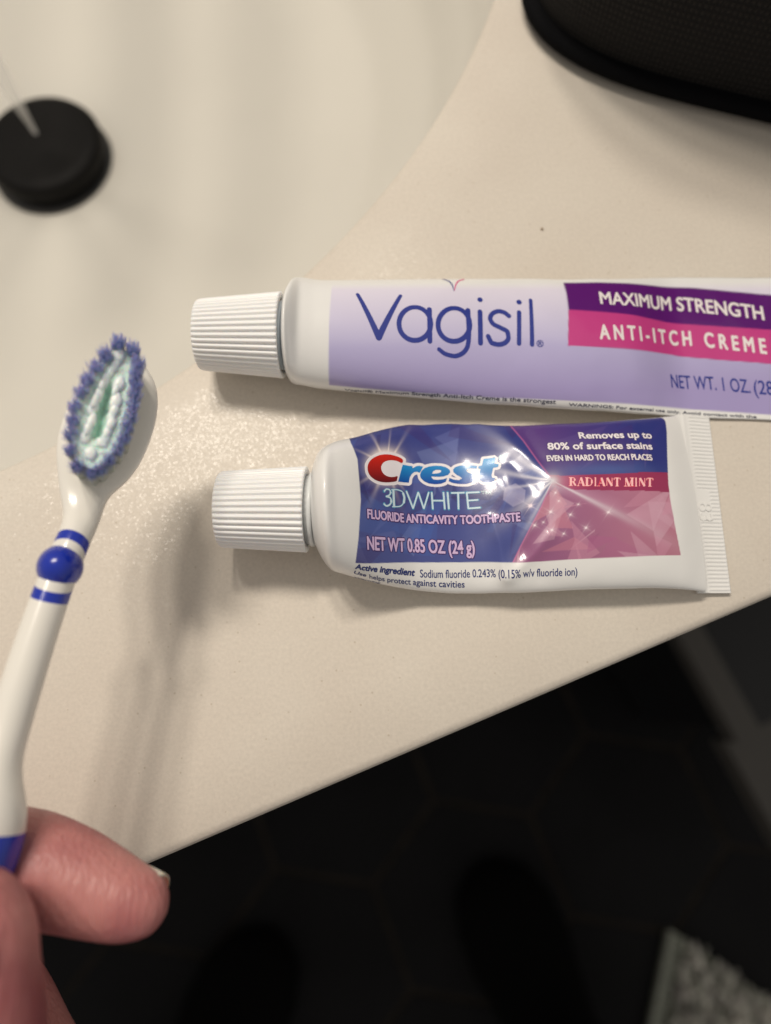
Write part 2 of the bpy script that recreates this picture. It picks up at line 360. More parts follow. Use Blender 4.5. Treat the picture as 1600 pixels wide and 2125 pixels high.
# ---- flat shapes -> ink lying on a tube
def lettering(body, shear=0.0):
    c = bpy.data.curves.new('t', 'FONT'); c.body = body; c.size = 1; c.shear = shear; c.resolution_u = 5; c.fill_mode = 'BOTH'
    o = bpy.data.objects.new('t', c); COL.objects.link(o); bpy.context.view_layer.update()
    me = o.evaluated_get(bpy.context.evaluated_depsgraph_get()).to_mesh(); bm = bmesh.new(); bm.from_mesh(me)
    bpy.data.objects.remove(o); bpy.data.curves.remove(c)
    return bm
_h = lettering('H'); CAPH = max(v.co.y for v in _h.verts); _h.free()
def slice_bm(bm, sx, sy):
    xs = [v.co.x for v in bm.verts]; ys = [v.co.y for v in bm.verts]
    for ax_, lo, hi, st_ in ((0, min(xs), max(xs), sx), (1, min(ys), max(ys), sy)):
        q = lo + st_
        while q < hi:
            co = (q, 0, 0) if ax_ == 0 else (0, q, 0); no = (1, 0, 0) if ax_ == 0 else (0, 1, 0)
            bmesh.ops.bisect_plane(bm, geom=bm.verts[:] + bm.edges[:] + bm.faces[:], dist=1e-6, plane_co=co, plane_no=no); q += st_
class Ink:
    """gathers flat (u, v) pieces and wraps them on the tube as one mesh"""
    def __init__(s, tube): s.t = tube; s.V = []; s.F = []; s.C = []; s.n = 0; s.lay = 0
    def add(s, uv, F, off, col):
        uv = np.asarray(uv); s.lay += 1
        s.V.append(s.t.surf(uv[:, 0], uv[:, 1], off + (s.lay % 40) * 0.0004)); s.F += [[a + s.n for a in f] for f in F]
        s.C.append(np.broadcast_to(col, (len(uv), 3))); s.n += len(uv)
    def build(s, name, parent):
        o = mesh_obj(name, np.concatenate(s.V), s.F, PRINT, parent, smooth=True, cols=np.concatenate(s.C)); return o
def text(ink, body, anchors, cap, col, off=.03, bold=0.0, outline=None, ow=0.0, shear=0.0, track=None):
    T = ink.t; A = np.array([T.inv(*p) for p in anchors]); bm = lettering(body, shear)
    x0 = min(v.co.x for v in bm.verts); x1 = max(v.co.x for v in bm.verts); Lg = np.r_[0, np.cumsum(np.hypot(*np.diff(A, axis=0).T))]
    mid = len(anchors) // 2; px, py = anchors[mid]; c_ = T.inv(px, py); c2 = T.inv(px, py - cap); capmm = min(abs(c2[1] - c_[1]), cap * .125)
    sx = Lg[-1] / (x1 - x0); sy = capmm / CAPH
    slice_bm(bm, .8 / sx, .8 / sy); bm.verts.ensure_lookup_table()
    co = np.array([v.co[:2] for v in bm.verts]); F = [[v.index for v in f.verts] for f in bm.faces]; bm.free()
    d = (co[:, 0] - x0) * sx; u = np.interp(d, Lg, A[:, 0]); v = np.interp(d, Lg, A[:, 1]) + co[:, 1] * sy; uv = np.stack([u, v], 1)
    if outline is not None:
        for k in range(10):
            q = 2 * math.pi * k / 10; ink.add(uv + np.array([math.cos(q), math.sin(q)]) * (ow + bold), F, off - .018, outline)
    if bold > 0:
        for k in range(6):
            q = 2 * math.pi * k / 6; ink.add(uv + np.array([math.cos(q), math.sin(q)]) * bold, F, off, col)
    ink.add(uv, F, off, col)
def stroke(ink, pts, w, col, off=.03, w1=None, caps=True, px=True):
    """round-capped stroke through photo points, w in photo px"""
    T = ink.t; uv = np.array([T.inv(*p) for p in pts]) if px else np.array(pts); k_ = np.linalg.norm(T.inv(pts[0][0] + 8, pts[0][1]) - T.inv(*pts[0])) / 8 if px else 1
    d = np.r_[0, np.cumsum(np.hypot(*np.diff(uv, axis=0).T))]; n = max(2, int(d[-1] / .3) + 1); dd_ = np.linspace(0, d[-1], n)
    if len(pts) > 2: c = hermite(d, uv, dd_)
    else: c = np.stack([np.interp(dd_, d, uv[:, 0]), np.interp(dd_, d, uv[:, 1])], 1)
    W_ = np.linspace(w, w1 if w1 is not None else w, n) * k_ / 2
    tg = unit(np.gradient(c, axis=0) + 1e-12); nn = np.stack([-tg[:, 1], tg[:, 0]], 1)
    V = np.concatenate([c + nn * W_[:, None], c - nn * W_[:, None]]); F = [[i, i + n, i + n + 1, i + 1] for i in range(n - 1)]
    ink.add(V, F, off, col)
    if caps:
        for p, r in ((c[0], W_[0]), (c[-1], W_[-1])):
            q = np.linspace(0, 2 * math.pi, 14, endpoint=False); ink.add(p + np.stack([np.cos(q), np.sin(q)], 1) * r, [list(range(14))], off, col)
def poly(ink, pts, col, off=.03, colfn=None, closed_holes=()):
    T = ink.t; bm = bmesh.new(); uv = [T.inv(*p) for p in pts]
    vs_ = [bm.verts.new((p[0], p[1], 0)) for p in uv]; es = [bm.edges.new((vs_[i], vs_[(i + 1) % len(vs_)])) for i in range(len(vs_))]
    for h in closed_holes:
        hv_ = [bm.verts.new((*T.inv(*p), 0)) for p in h]; es += [bm.edges.new((hv_[i], hv_[(i + 1) % len(hv_)])) for i in range(len(hv_))]
    bmesh.ops.triangle_fill(bm, edges=es, use_beauty=True, use_dissolve=False, normal=(0, 0, 1))
    slice_bm(bm, .5, .5); bm.normal_update(); bm.verts.ensure_lookup_table()
    co = np.array([v.co[:2] for v in bm.verts]); F = [[v.index for v in (f.verts if f.normal.z > 0 else reversed(f.verts[:]))] for f in bm.faces]; bm.free()
    c = colfn(proj(T.surf(co[:, 0], co[:, 1]))) if colfn else col
    ink.add(co, F, off, c)
def smooth_pts(pts, k=2):
    p = np.array(pts, float)
    for _ in range(k):
        q = np.roll(p, -1, 0); p = np.stack([p * .75 + q * .25, p * .25 + q * .75], 1).reshape(-1, 2)
    return p.tolist()

def ribbed_cap(parent, A, B, rA, rB, nr, m):
    # silhouette half heights, measured in the plane of the axis, to true radii

    ax = B - A; Lc = np.linalg.norm(ax); dep = .42
    rib = lambda t_: -dep * (0.5 + 0.5 * np.cos(nr * t_)) ** 1.5
    ease = lambda f: rA + (rB - rA) * f
    prof = [(.1, .05), (.1, rA * .35), (.07, rA * .7), (0.05, rA - 1.2), (.08, rA - .5), (.16, rA - .2, .3), (.45, rA - .05, .8), (1.1, ease(.05), 1)]
    prof += [(Lc * f, ease(f), 1) for f in np.linspace(.15, .97, 12)] + [(Lc - .1, ease(1), 1), (Lc, ease(1) - .15, 1), (Lc, ease(1) - 1.3), (Lc - 3, ease(1) - 1.4)]
    V, F = revolve(A, ax, prof, nr * 12, rib); return mesh_obj('cap', V, F, m, parent)

WHITE = np.array([.81, .805, .795])
# ------------------------------------------------------------------ toothpaste tube
CZ = 10.9
sh = [(648, 1000, 1110), (651, 984, 1128), (656, 964, 1142), (663, 947, 1158), (671, 936, 1172)]
bd = [(684, 927, 1186), (704, 919, 1193), (740, 910, 1203), (800, 893, 1217), (860, 882, 1226), (950, 880, 1232), (1065, 884, 1230), (1200, 880, 1224), (1300, 875, 1221), (1380, 868, 1222), (1432, 864, 1227)]
dents = [([(992, 884), (1030, 900), (1085, 938), (1143, 992)], .30, 1.5), ([(985, 905), (1000, 945), (1008, 965)], -.12, 2.2),
         ([(1024, 1085), (1038, 1130), (1048, 1200)], .52, 1.2), ([(1140, 1112), (1108, 1150), (1062, 1196)], .58, 1.4),
         ([(1075, 1075), (1080, 1130)], -.5, 2.4), ([(1143, 992), (1110, 1070), (1085, 1110)], .22, 1.6), ([(1060, 960), (1090, 1000)], -.3, 2.6),
         ([(1200, 1130), (1300, 1080), (1420, 1010)], -.12, 3.5), ([(1280, 900), (1330, 1000), (1430, 1100)], .10, 4), ([(880, 884), (905, 930), (900, 985)], -.16, 2.4), ([(820, 1120), (900, 1180), (990, 1215)], .12, 2.2), ([(1090, 900), (1120, 950)], -.22, 1.8), ([(1000, 1120), (1015, 1190)], -.25, 1.8), ([(1085, 1150), (1120, 1200)], -.25, 1.8)]
crest = Tube(72.0, sh, bd, CZ, 1.0, 0.145, 500, dents, 75.0)
tt = thing('toothpaste_tube', 'small blue and pink toothpaste tube with white ribbed cap, lying on the counter', 'toothpaste tube', crest.G[crest.n // 2, 0] * [1, 1, 0])
LX = crest.labelxy(); X, Y = LX[..., 0], LX[..., 1]
def over(base, col, a): a = np.clip(a, 0, 1)[..., None]; return base * (1 - a) + np.asarray(col) * a
def crest_art(X, Y):
    art = over(np.broadcast_to(lin((58, 66, 132)), X.shape + (3,)), lin((86, 96, 160)), (Y - 900) / 500)
    r = np.random.default_rng(11)
    def facets(A, n, x0, x1, y0, y1, size, cols, amax):
        for _ in range(n):
            cx, cy = r.uniform(x0, x1), r.uniform(y0, y1); an = np.sort(r.uniform(0, 2 * math.pi, 3)) ; rad = size * r.uniform(.5, 1.3)
            T3 = np.stack([cx + rad * np.cos(an), cy + rad * np.sin(an)], 1); ins = np.ones(X.shape, bool); dmin = np.full(X.shape, 1e9)
            for k in range(3):
                p, q = T3[k], T3[(k + 1) % 3]; e = q - p; o3 = T3[(k + 2) % 3]; sg = np.sign((o3[0] - p[0]) * e[1] - (o3[1] - p[1]) * e[0]); d = sg * ((X - p[0]) * e[1] - (Y - p[1]) * e[0]) / (np.hypot(*e) + 1e-6); dmin = np.minimum(dmin, d)
            g = np.clip(dmin / (rad * .8), 0, 1)
            A = over(A, cols[r.integers(len(cols))], np.clip(dmin / 1.2 + .5, 0, 1) * (amax * (r.uniform(.55, 1)) * (.7 + .3 * g)))
        return A
    art = facets(art, 46, 720, 1150, 870, 1180, 62, [lin((38, 30, 86)), lin((128, 144, 198)), lin((66, 42, 104)), lin((70, 98, 172)), lin((104, 112, 172))], .62)
    # hexagonal crystal
    hx = np.maximum.reduce([np.abs((X - 1068) * math.cos(q) + (Y - 1025) * math.sin(q)) for q in (.1, .1 + math.pi / 3, .1 + 2 * math.pi / 3)])
    art = over(art, lin((165, 160, 195)), np.clip((23 - hx) / 1.5, 0, 1) * .6)
    # right-hand field
    xd = np.where(Y < 997, np.interp(Y, [800, 884, 913, 997], [1035, 1064, 1088, 1147]), np.interp(Y, [997, 1049, 1164, 1230], [1147, 1125, 1067, 1035]))
    up = over(np.broadcast_to(lin((92, 62, 128)), X.shape + (3,)), lin((52, 58, 128)), (X - 1120) / 200)
    up = facets(up, 16, 1080, 1400, 860, 985, 50, [lin((64, 60, 130)), lin((110, 90, 150)), lin((76, 44, 108))], .45)
    up = over(up, lin((80, 110, 170)), np.exp(-((Y - 975) / 14) ** 2 - ((X - 1250) / 90) ** 2) * .5)
    dn = over(np.broadcast_to(lin((150, 92, 132)), X.shape + (3,)), lin((186, 122, 142)), (X - 1150) / 260)
    dn = facets(dn, 34, 1080, 1420, 1010, 1180, 50, [lin((206, 146, 170)), lin((142, 76, 118)), lin((210, 136, 152)), lin((172, 98, 140)), lin((212, 168, 188))], .75)
    dn = over(dn, lin((216, 170, 195)), np.clip((22 - np.abs((Y - 1000) - (X - 1150) * .42) + (X - 1150) * .02) / 22, 0, 1) * .45 * np.clip(1 - (X - 1150) / 200, 0, 1))
    yb0 = np.interp(X, [1140, 1385], [986, 979]); yb1 = np.interp(X, [1150, 1190, 1385], [1006, 1016, 1021])
    bn = over(np.broadcast_to(lin((172, 74, 116)), X.shape + (3,)), lin((152, 46, 88)), (X - 1170) / 60)
    rt = np.where((Y < yb0)[..., None], up, np.where((Y < yb1)[..., None], bn, dn))
    art = over(art, rt, (X - xd) / 1.5 + .5)
    art = over(art, lin((206, 110, 160)), np.exp(-((X - xd) / 1.6) ** 2) * .8 * (np.abs(Y - 997) > 5))
    # starburst at the arrow's tip and its beams
    dx, dy = X - 1147, Y - 997; rr_ = np.hypot(dx, dy) + 1e-3; an = np.arctan2(dy, dx)
    glow = np.exp(-(rr_ / 13) ** 1.2)
    for q, w, l in ((math.radians(-144), .10, 110), (math.radians(-168), .07, 120), (math.radians(140), .12, 95), (math.radians(28), .05, 150), (math.radians(118), .06, 90), (math.radians(172), .05, 80)):
        da = np.angle(np.exp(1j * (an - q))); glow += np.exp(-(da / w) ** 2) * np.exp(-(rr_ / l) ** 1.5) * .75
    art = over(art, lin((236, 232, 240)), glow)
    for (sx, sy, s_) in ((1153, 1022, 5), (1143, 1063, 8), (1184, 1070, 5), (1216, 1098, 6), (1262, 1065, 7), (1110, 1091, 6), (1145, 1102, 7), (1101, 1049, 12), (1128, 1085, 3), (1170, 1110, 4), (1200, 1048, 3), (1160, 1040, 3)):
        dx, dy = X - sx, Y - sy; r2 = np.hypot(dx, dy)
        a = np.exp(-(r2 / (s_ * .28)) ** 2) + .35 * np.exp(-(r2 / (s_ * .8)))
        for q in (.55, .55 + math.pi / 2, -.3):
            p_ = dx * math.cos(q) + dy * math.sin(q); o_ = -dx * math.sin(q) + dy * math.cos(q); a = a + .6 * np.exp(-(o_ / .8) ** 2) * np.exp(-np.abs(p_) / (s_ * (1.1 if q > 0 else .6)))
        art = over(art, lin((250, 232, 240)), a)
    # halo behind the red initial
    dx, dy = (X - 799) / 1.0, (Y - 972) / .86; r3 = np.hypot(dx, dy); an = np.arctan2(dy, dx)
    a = np.exp(-(np.maximum(r3 - 34, 0) / 11) ** 1.3) * .95
    for q, w, l in ((-1.95, .05, 34), (-1.45, .03, 28), (-1.05, .05, 26), (1.95, .07, 26), (1.25, .06, 24), (2.5, .06, 22), (-2.6, .05, 22), (.95, .04, 20)):
        da = np.angle(np.exp(1j * (an - q))); a = a + np.exp(-(da / w) ** 2) * np.exp(-np.maximum(r3 - 34, 0) / l) * .7
    art = over(art, lin((238, 224, 220)), a)
    # halftone screen
    ht = .5 + .25 * (np.sin((X + Y) * 2.2) + np.sin((X - Y) * 2.2))
    art = art * (.93 + .14 * ht)[..., None]
    return art
art = crest_art(X, Y)
xl = np.interp(Y, [900, 920, 960, 1040, 1110, 1160], [722, 725, 738, 745, 741, 735]); xr = np.interp(Y, [868, 900, 1000, 1050, 1100, 1153], [1378, 1383, 1387, 1393, 1401, 1411]) + 0
yb = np.interp(X, [735, 870, 1080, 1260, 1411], [1160, 1167, 1168, 1160, 1153])
cornr = np.clip(np.hypot(np.maximum(X - (xr - 12), 0), np.maximum(884 - Y, 0)) - 12, -2, 2)
inside = np.clip((X - xl) / 1.2 + .5, 0, 1) * np.clip((xr - X) / 1.2 + .5, 0, 1) * np.clip((yb - Y) / 1.2 + .5, 0, 1) * np.clip(.5 - cornr, 0, 1)
back = np.clip((crest.P0 * .40 - np.abs(crest.V0))[None] / .2, 0, 1)
cols = over(np.broadcast_to(WHITE, X.shape + (3,)), art, inside * back)
body = mesh_obj('tube_body', crest.G.reshape(-1, 3), grid_faces(crest.n, crest.nv, False, False), TUBE, tt, cols=cols.reshape(-1, 3))
# cap, neck
A = P(457, 1056, CZ); B = P(638, 1057, CZ); A[2] = CZ - .35
pm = CF(B) * np.linalg.norm(P(638, 968, CZ) - P(638, 1147, CZ)) / 2; pa = CF(A) * np.linalg.norm(P(450, 977, CZ) - P(450, 1136, CZ)) / 2
ribbed_cap(tt, A, B, pa, pm, 42, CAPM)
ax = unit(B - A)
V, F = revolve(B - ax * 2, ax, [(0, pm * .80), (2.6, pm * .80), (2.7, pm * .86), (3.4, pm * .86), (3.5, pm * .6)], 64); mesh_obj('neck', V, F, NECK, tt)
# crimped end
def crimp(name, T, c00, c01, c11, c10, z0, z1, parent, nrib, digits=None, over_=0.0):
    """corners: near top, near bottom, far bottom, far top (photo px)"""
    nu, nv_ = 40, nrib * 8 + 1
    a, b, c, d = P(*c00, z0), P(*c01, z0), P(*c11, z1), P(*c10, z1); V = []
    f = np.linspace(0, 1, nu)[:, None, None]; g = np.linspace(0, 1, nv_)[None, :, None]
    S = (a * (1 - g) + b * g) * (1 - f) + (d * (1 - g) + c * g) * f
    rr_ = np.clip((f - .34) / .05, 0, 1) * np.clip((.985 - f) / .02, 0, 1)
    if digits: rr_ = rr_ * (1 - (np.abs(g - digits[0]) < digits[1]) * np.clip((digits[2] - f) / .03, 0, 1))
    ph = (g * nrib) % 1.0; h = np.where(ph < .5, 1, 0) * 1.0
    h = np.clip(np.sin(2 * math.pi * g * nrib) * 2.2, -1, 1) * .5
    th = .42 + .10 * np.exp(-((f - .2) / .05) ** 2); Zt = th + h * .2 * rr_
    top = S + Zt * zz; bot = S - th * zz + .0
    V = np.concatenate([top.reshape(-1, 3), bot.reshape(-1, 3)]); n = nu * nv_
    Fq = grid_faces(nu, nv_, False, True).tolist() + [[x + n for x in q[::-1]] for q in grid_faces(nu, nv_, False, True).tolist()]
    rim = [i for i in range(nv_)] + [i * nv_ + nv_ - 1 for i in range(1, nu)] + [(nu - 1) * nv_ + i for i in range(nv_ - 2, -1, -1)] + [i * nv_ for i in range(nu - 2, 0, -1)]
    Fq += [[rim[i], rim[(i + 1) % len(rim)], rim[(i + 1) % len(rim)] + n, rim[i] + n] for i in range(len(rim))]
    o = mesh_obj(name, V, Fq, CRW, parent); return o, S
CRW = mat('white_laminate', tuple(WHITE), 0.33, 0.5, Coat_Weight=0.25, Coat_Roughness=0.2); bump(CRW, 1200, .00001)
eN = crest.G[-1]; c0_ = crest.c[-1]
co, S = crimp('crimp_seal', crest, (1402, 862), (1446, 1231), (1515, 1231), (1470, 868), .95, .75, tt, 46, (.515, .085, .74))
def emboss(body, ctr, adv, cap_mm, parent, z):
    bm = lettering(body); x0 = min(v.co.x for v in bm.verts); x1 = max(v.co.x for v in bm.verts)
    s_ = cap_mm / CAPH; f_ = unit(adv); upv = np.cross(zz, f_); r = bmesh.ops.extrude_face_region(bm, geom=bm.faces[:])
    for v in r['geom']:
        if isinstance(v, bmesh.types.BMVert): v.co.z += .17 / s_
    V = np.array([ctr + f_ * (v.co.x - (x0 + x1) / 2) * s_ * 1.15 + upv * (v.co.y - CAPH / 2) * s_ + zz * (v.co.z * s_ + z) for v in bm.verts])
    F = [[v.index for v in f.verts] for f in bm.faces]; bm.free(); return mesh_obj('embossed_number', V, F, CRW, parent, smooth=False)
emboss('83', P(1464, 1062, 1.3), P(1472, 1150, 1) - P(1464, 1062, 1), 2.6, co, 0)

# ink on the toothpaste tube
LAV = lin((214, 186, 224)); DKP = lin((62, 32, 100)); OW = lin((238, 232, 236))
def tr(L_, ox=755, oy=930): return [(ox + a / 10, oy + b / 10) for a, b in L_]
Cc = tr([(820, 240), (740, 190), (640, 155), (520, 130), (400, 130), (290, 155), (190, 205), (110, 280), (72, 380), (80, 480), (120, 570), (200, 640), (300, 690), (420, 712), (540, 710), (680, 690), (692, 635), (705, 575), (620, 600), (540, 600), (450, 570), (385, 510), (355, 430), (360, 360), (410, 290), (500, 255), (600, 250), (700, 270), (795, 325)])
Rr = tr([(805, 345), (1010, 380), (1003, 425), (1080, 378), (1150, 365), (1230, 385), (1160, 515), (1100, 490), (1040, 500), (985, 550), (950, 620), (930, 720), (710, 695)])
Ee = tr([(1165, 560), (1190, 480), (1260, 415), (1360, 380), (1480, 365), (1600, 370), (1700, 395), (1780, 450), (1795, 500), (1750, 555), (1650, 590), (1550, 597), (1400, 590), (1405, 612), (1440, 650), (1530, 660), (1650, 645), (1730, 620), (1700, 700), (1600, 740), (1480, 750), (1350, 735), (1250, 690), (1180, 620)])
Eh = tr([(1415, 530), (1440, 480), (1500, 450), (1560, 445), (1605, 465), (1600, 500), (1550, 520), (1480, 530)])
Ss = tr([(905, 370), (890, 430), (780, 420), (700, 430), (675, 460), (700, 500), (800, 540), (860, 590), (865, 650), (800, 710), (680, 745), (540, 745), (400, 725), (310, 690), (325, 620), (420, 655), (520, 665), (590, 640), (560, 600), (480, 560), (410, 500), (400, 450), (440, 400), (540, 365), (680, 350), (800, 355)], 900)
Tt = tr([(1035, 225), (1285, 195), (1260, 320), (1350, 335), (1335, 395), (1235, 410), (1200, 560), (1210, 610), (1280, 625), (1250, 690), (1150, 715), (1040, 710), (960, 670), (935, 600), (950, 500), (975, 435), (925, 425), (930, 375), (1000, 360)], 900)
ink = Ink(crest)
def redfn(q): f = np.clip((q[:, 1] - 944) / 56, 0, 1)[:, None]; return lin((214, 44, 30)) * (1 - f) + lin((104, 20, 26)) * f
def blufn(q): f = np.clip((q[:, 1] - 952) / 52, 0, 1)[:, None]; return lin((44, 160, 222)) * (1 - f) + lin((18, 70, 160)) * f
for g_ in (Cc, Rr, Ee, Ss, Tt):
    stroke(ink, g_ + [g_[0]], 11, OW, .012)
poly(ink, [(776, 955), (805, 948), (835, 958), (836, 990), (820, 998), (795, 996), (782, 985)], OW, .011)
poly(ink, [(893, 975), (935, 975), (933, 995), (898, 995)], OW, .011); poly(ink, [(955, 970), (1000, 970), (996, 992), (955, 992)], OW, .011)
poly(ink, smooth_pts(Cc, 1), None, .034, redfn)
for g_, h_ in ((Rr, ()), (Ee, (Eh,)), (Ss, ()), (Tt, ())): poly(ink, g_, None, .034, blufn, h_)
lg = ink.build('brand_lettering', body)
ink = Ink(crest); CY = lin((206, 226, 234)); CYO = lin((70, 150, 190))
def z3(L_): return [(780 + a / 6.154, 1000 + b / 6.154) for a, b in L_]
for col, ex, off in ((CYO, 1.6, .02), (CY, 0, .034)):
    for pts, w in (([(108, 118), (135, 92), (172, 100), (186, 135), (168, 172), (132, 186)], 2.6), ([(132, 186), (182, 204), (196, 248), (172, 295), (132, 308), (104, 284)], 2.8),
                   ([(104, 120), (108, 118)], 4.2), ([(104, 284), (107, 282)], 4.2), ([(187, 128), (187, 145)], 4.0), ([(194, 235), (194, 262)], 4.2),
                   ([(222, 104), (232, 316)], 4.4), ([(200, 102), (262, 100), (325, 118), (358, 165), (364, 220), (345, 280), (302, 314), (212, 318)], 1.7), ([(348, 150), (362, 200), (356, 262)], 4.2),
                   ([(388, 118), (475, 340)], 3.2), ([(475, 340), (540, 132)], 2.9), ([(540, 132), (612, 344)], 3.2), ([(612, 344), (675, 132)], 2.9),
                   ([(712, 132), (727, 350)], 3.4), ([(862, 132), (880, 350)], 3.4), ([(722, 240), (870, 240)], 3.0), ([(915, 132), (932, 350)], 3.6),
                   ([(962, 142), (1132, 138)], 3.2), ([(1050, 142), (1056, 350)], 3.6), ([(1160, 132), (1182, 344)], 3.4), ([(1165, 138), (1322, 132)], 3.2), ([(1175, 240), (1308, 230)], 3.0), ([(1182, 340), (1336, 328)], 3.2)):
        stroke(ink, z3(pts), w + ex, col, off, caps=(len(pts) > 2 or ex > 0))
text(ink, '™', [(999, 1030), (1019, 1029)], 10, CY, .03, .03)
text(ink, '®', [(1036, 957), (1050, 957)], 12, lin((190, 225, 235)), .03, .03)
ink.build('product_lettering', body)
ink = Ink(crest)
text(ink, 'FLUORIDE ANTICAVITY TOOTHPASTE', [(763, 1075), (840, 1084), (920, 1087), (1000, 1086), (1080, 1081)], 17, LAV, .035, .075, DKP, .17)
text(ink, 'NET WT 0.85 OZ (24 g)', [(763, 1140), (820, 1144), (875, 1146), (985, 1149)], 26, LAV, .035, .085, DKP, .17)
text(ink, 'Removes up to', [(1203, 910), (1353, 910)], 13, OW, .035, .07, DKP, .1)
text(ink, '80% of surface stains', [(1138, 933), (1354, 933)], 13.5, OW, .035, .07, DKP, .1)
text(ink, 'EVEN IN HARD TO REACH PLACES', [(1136, 957), (1354, 955.5)], 11.5, OW, .035, .055, DKP, .1)
ink.build('slogan_lettering', body)
# didone capitals for the flavour name
ink = Ink(crest); PK = lin((250, 196, 196)); PKO = lin((226, 60, 90))
def didone(ch, x, w, y, h):
    tk, tn_ = w * .26, .9
    K = {'I': [('v', .5, tk)], 'N': [('l', .15, 0, .15, 1, tn_), ('l', .2, 0, .8, 1, tk), ('l', .82, 0, .82, 1, tn_)], 'T': [('v', .5, tk), ('l', 0.05, .03, .95, .03, tn_), ('l', .05, .03, .05, .28, tn_), ('l', .95, .03, .95, .28, tn_)],
         'M': [('l', .12, 0, .12, 1, tn_), ('l', .15, 0, .5, 1, tk * .8), ('l', .5, 1, .82, 0, tn_), ('v', .84, tk * .8)], 'A': [('l', .48, 0, .12, 1, tn_), ('l', .48, 0, .85, 1, tk), ('l', .25, .66, .66, .66, tn_)],
         'R': [('v', .22, tk), ('c', [(.25, .03), (.6, .03), (.78, .25), (.6, .49), (.25, .5)], tn_ + .3), ('l', .72, .15, .72, .36, tk * .8), ('l', .5, .5, .85, 1, tk * .8)],
         'D': [('v', .22, tk), ('c', [(.25, .03), (.6, .05), (.86, .3), (.86, .7), (.6, .95), (.25, .97)], tn_ + .3), ('l', .85, .3, .85, .7, tk * .8)]}[ch]
    out = []
    for k in K:
        if k[0] == 'v': out.append(([(x + w * k[1], y - h), (x + w * k[1], y)], k[2])); out.append(([(x + w * k[1] - w * .25, y), (x + w * k[1] + w * .25, y)], tn_)); out.append(([(x + w * k[1] - w * .25, y - h), (x + w * k[1] + w * .2, y - h)], tn_))
        elif k[0] == 'l':
            out.append(([(x + w * k[1], y - h * (1 - k[2])), (x + w * k[3], y - h * (1 - k[4]))], k[5]))
            if ch in 'NAM' and k[4] == 1 and ch != 'N': out.append(([(x + w * k[3] - w * .17, y), (x + w * k[3] + w * .17, y)], tn_))
        else: out.append(([(x + w * a, y - h * (1 - b)) for a, b in k[1]], k[2]))
    return out
x = 1181.0; ws = {'R': 16.5, 'A': 16.5, 'D': 16.5, 'I': 9, 'N': 16.5, 'T': 14.5, 'M': 19.5, ' ': 7.5}
kk = (1356 - 1181) / sum(ws[c] for c in 'RADIANT MINT')
for ch in 'RADIANT MINT':
    w = ws[ch] * kk
    if ch != ' ':
        for pts, wd in didone(ch, x, w * .96, 1008 + (x - 1181) * .008, 17):
            stroke(ink, pts, wd + 1.6, PKO, .02, caps=False); stroke(ink, pts, wd + .2, PK, .034, caps=False)
    x += w
ink.build('flavour_lettering', body)
ink = Ink(crest); NB = lin((38, 52, 116))
text(ink, 'Active ingredient', [(737, 1180), (800, 1188), (861, 1195)], 12.5, NB, .03, .08, shear=.3)
text(ink, 'Sodium fluoride 0.243% (0.15% w/v fluoride ion)', [(872, 1198), (980, 1198), (1100, 1197), (1198, 1194)], 16, NB, .03, .02)
text(ink, 'Use', [(735, 1190), (760, 1197)], 8.5, NB, .03, .05, shear=.3)
text(ink, 'helps protect against cavities', [(767, 1200), (862, 1214), (964, 1219)], 12.5, NB, .03, .025)
text(ink, 'Warning', [(736, 1198), (790, 1211)], 6, NB, .03, .03, shear=.3)
ink.build('ingredient_lettering', body)

# ------------------------------------------------------------------ cream tube
VZ = 9.6
sh2 = [(590, 645, 745), (593, 620, 772), (596, 606, 785), (601, 596, 794)]
bd2 = [(612, 588, 801), (630, 584, 806), (660, 583, 808), (760, 582, 818), (900, 580, 830), (1050, 579, 842), (1180, 580, 850), (1300, 579, 858), (1420, 577, 866), (1530, 574, 873), (1640, 569, 883), (1740, 564, 895), (1800, 561, 902)]
vd = [([(1180, 590), (1300, 640), (1400, 720)], -.10, 5), ([(640, 640), (660, 760)], .05, 3)]
vag = Tube(59.0, sh2, bd2, VZ, 1.0, 0.24, 260, vd, 70.5)
tv_ = thing('cream_tube', 'long white and lavender cream tube with white ribbed cap, above the toothpaste', 'cream tube', vag.c[vag.n // 2] * [1, 1, 0])
LX = vag.labelxy(); X, Y = LX[..., 0], LX[..., 1]
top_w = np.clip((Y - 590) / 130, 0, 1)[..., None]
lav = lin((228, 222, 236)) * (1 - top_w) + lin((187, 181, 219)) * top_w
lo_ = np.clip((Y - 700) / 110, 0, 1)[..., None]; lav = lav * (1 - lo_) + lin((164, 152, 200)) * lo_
yv = np.interp(X, [688, 1000, 1300, 1600, 1700], [797, 820, 838, 860, 868])
ins = np.clip((X - np.interp(Y, [590, 700, 800], [691, 688, 686])) / 2 + .5, 0, 1) * np.clip((yv - Y) / 2 + .5, 0, 1) * np.clip((Y - 588) / 14, 0, 1) * (X < 1720)
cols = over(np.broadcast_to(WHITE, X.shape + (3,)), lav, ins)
y0 = np.interp(X, [1173, 1300, 1450, 1600, 1700], [588, 590, 597, 612, 624]); y1 = np.interp(X, [1180, 1300, 1600, 1700], [645, 653, 683, 694]); y2 = np.interp(X, [1179, 1400, 1600, 1700], [721, 733, 757, 770])
xe = np.interp(Y, [585, 610, 645, 721], [1166, 1171, 1174, 1172])
bx = np.clip((X - xe) / 2 + .5, 0, 1) * (X < 1715)
cols = over(cols, lin((92, 26, 112)), bx * np.clip((Y - y0) / 2 + .5, 0, 1) * np.clip((y2 - Y) / 2 + .5, 0, 1))
cols = over(cols, lin((198, 66, 136)), bx * np.clip((Y - y1) / 2 + .5, 0, 1) * np.clip((y2 - Y) / 2 + .5, 0, 1))
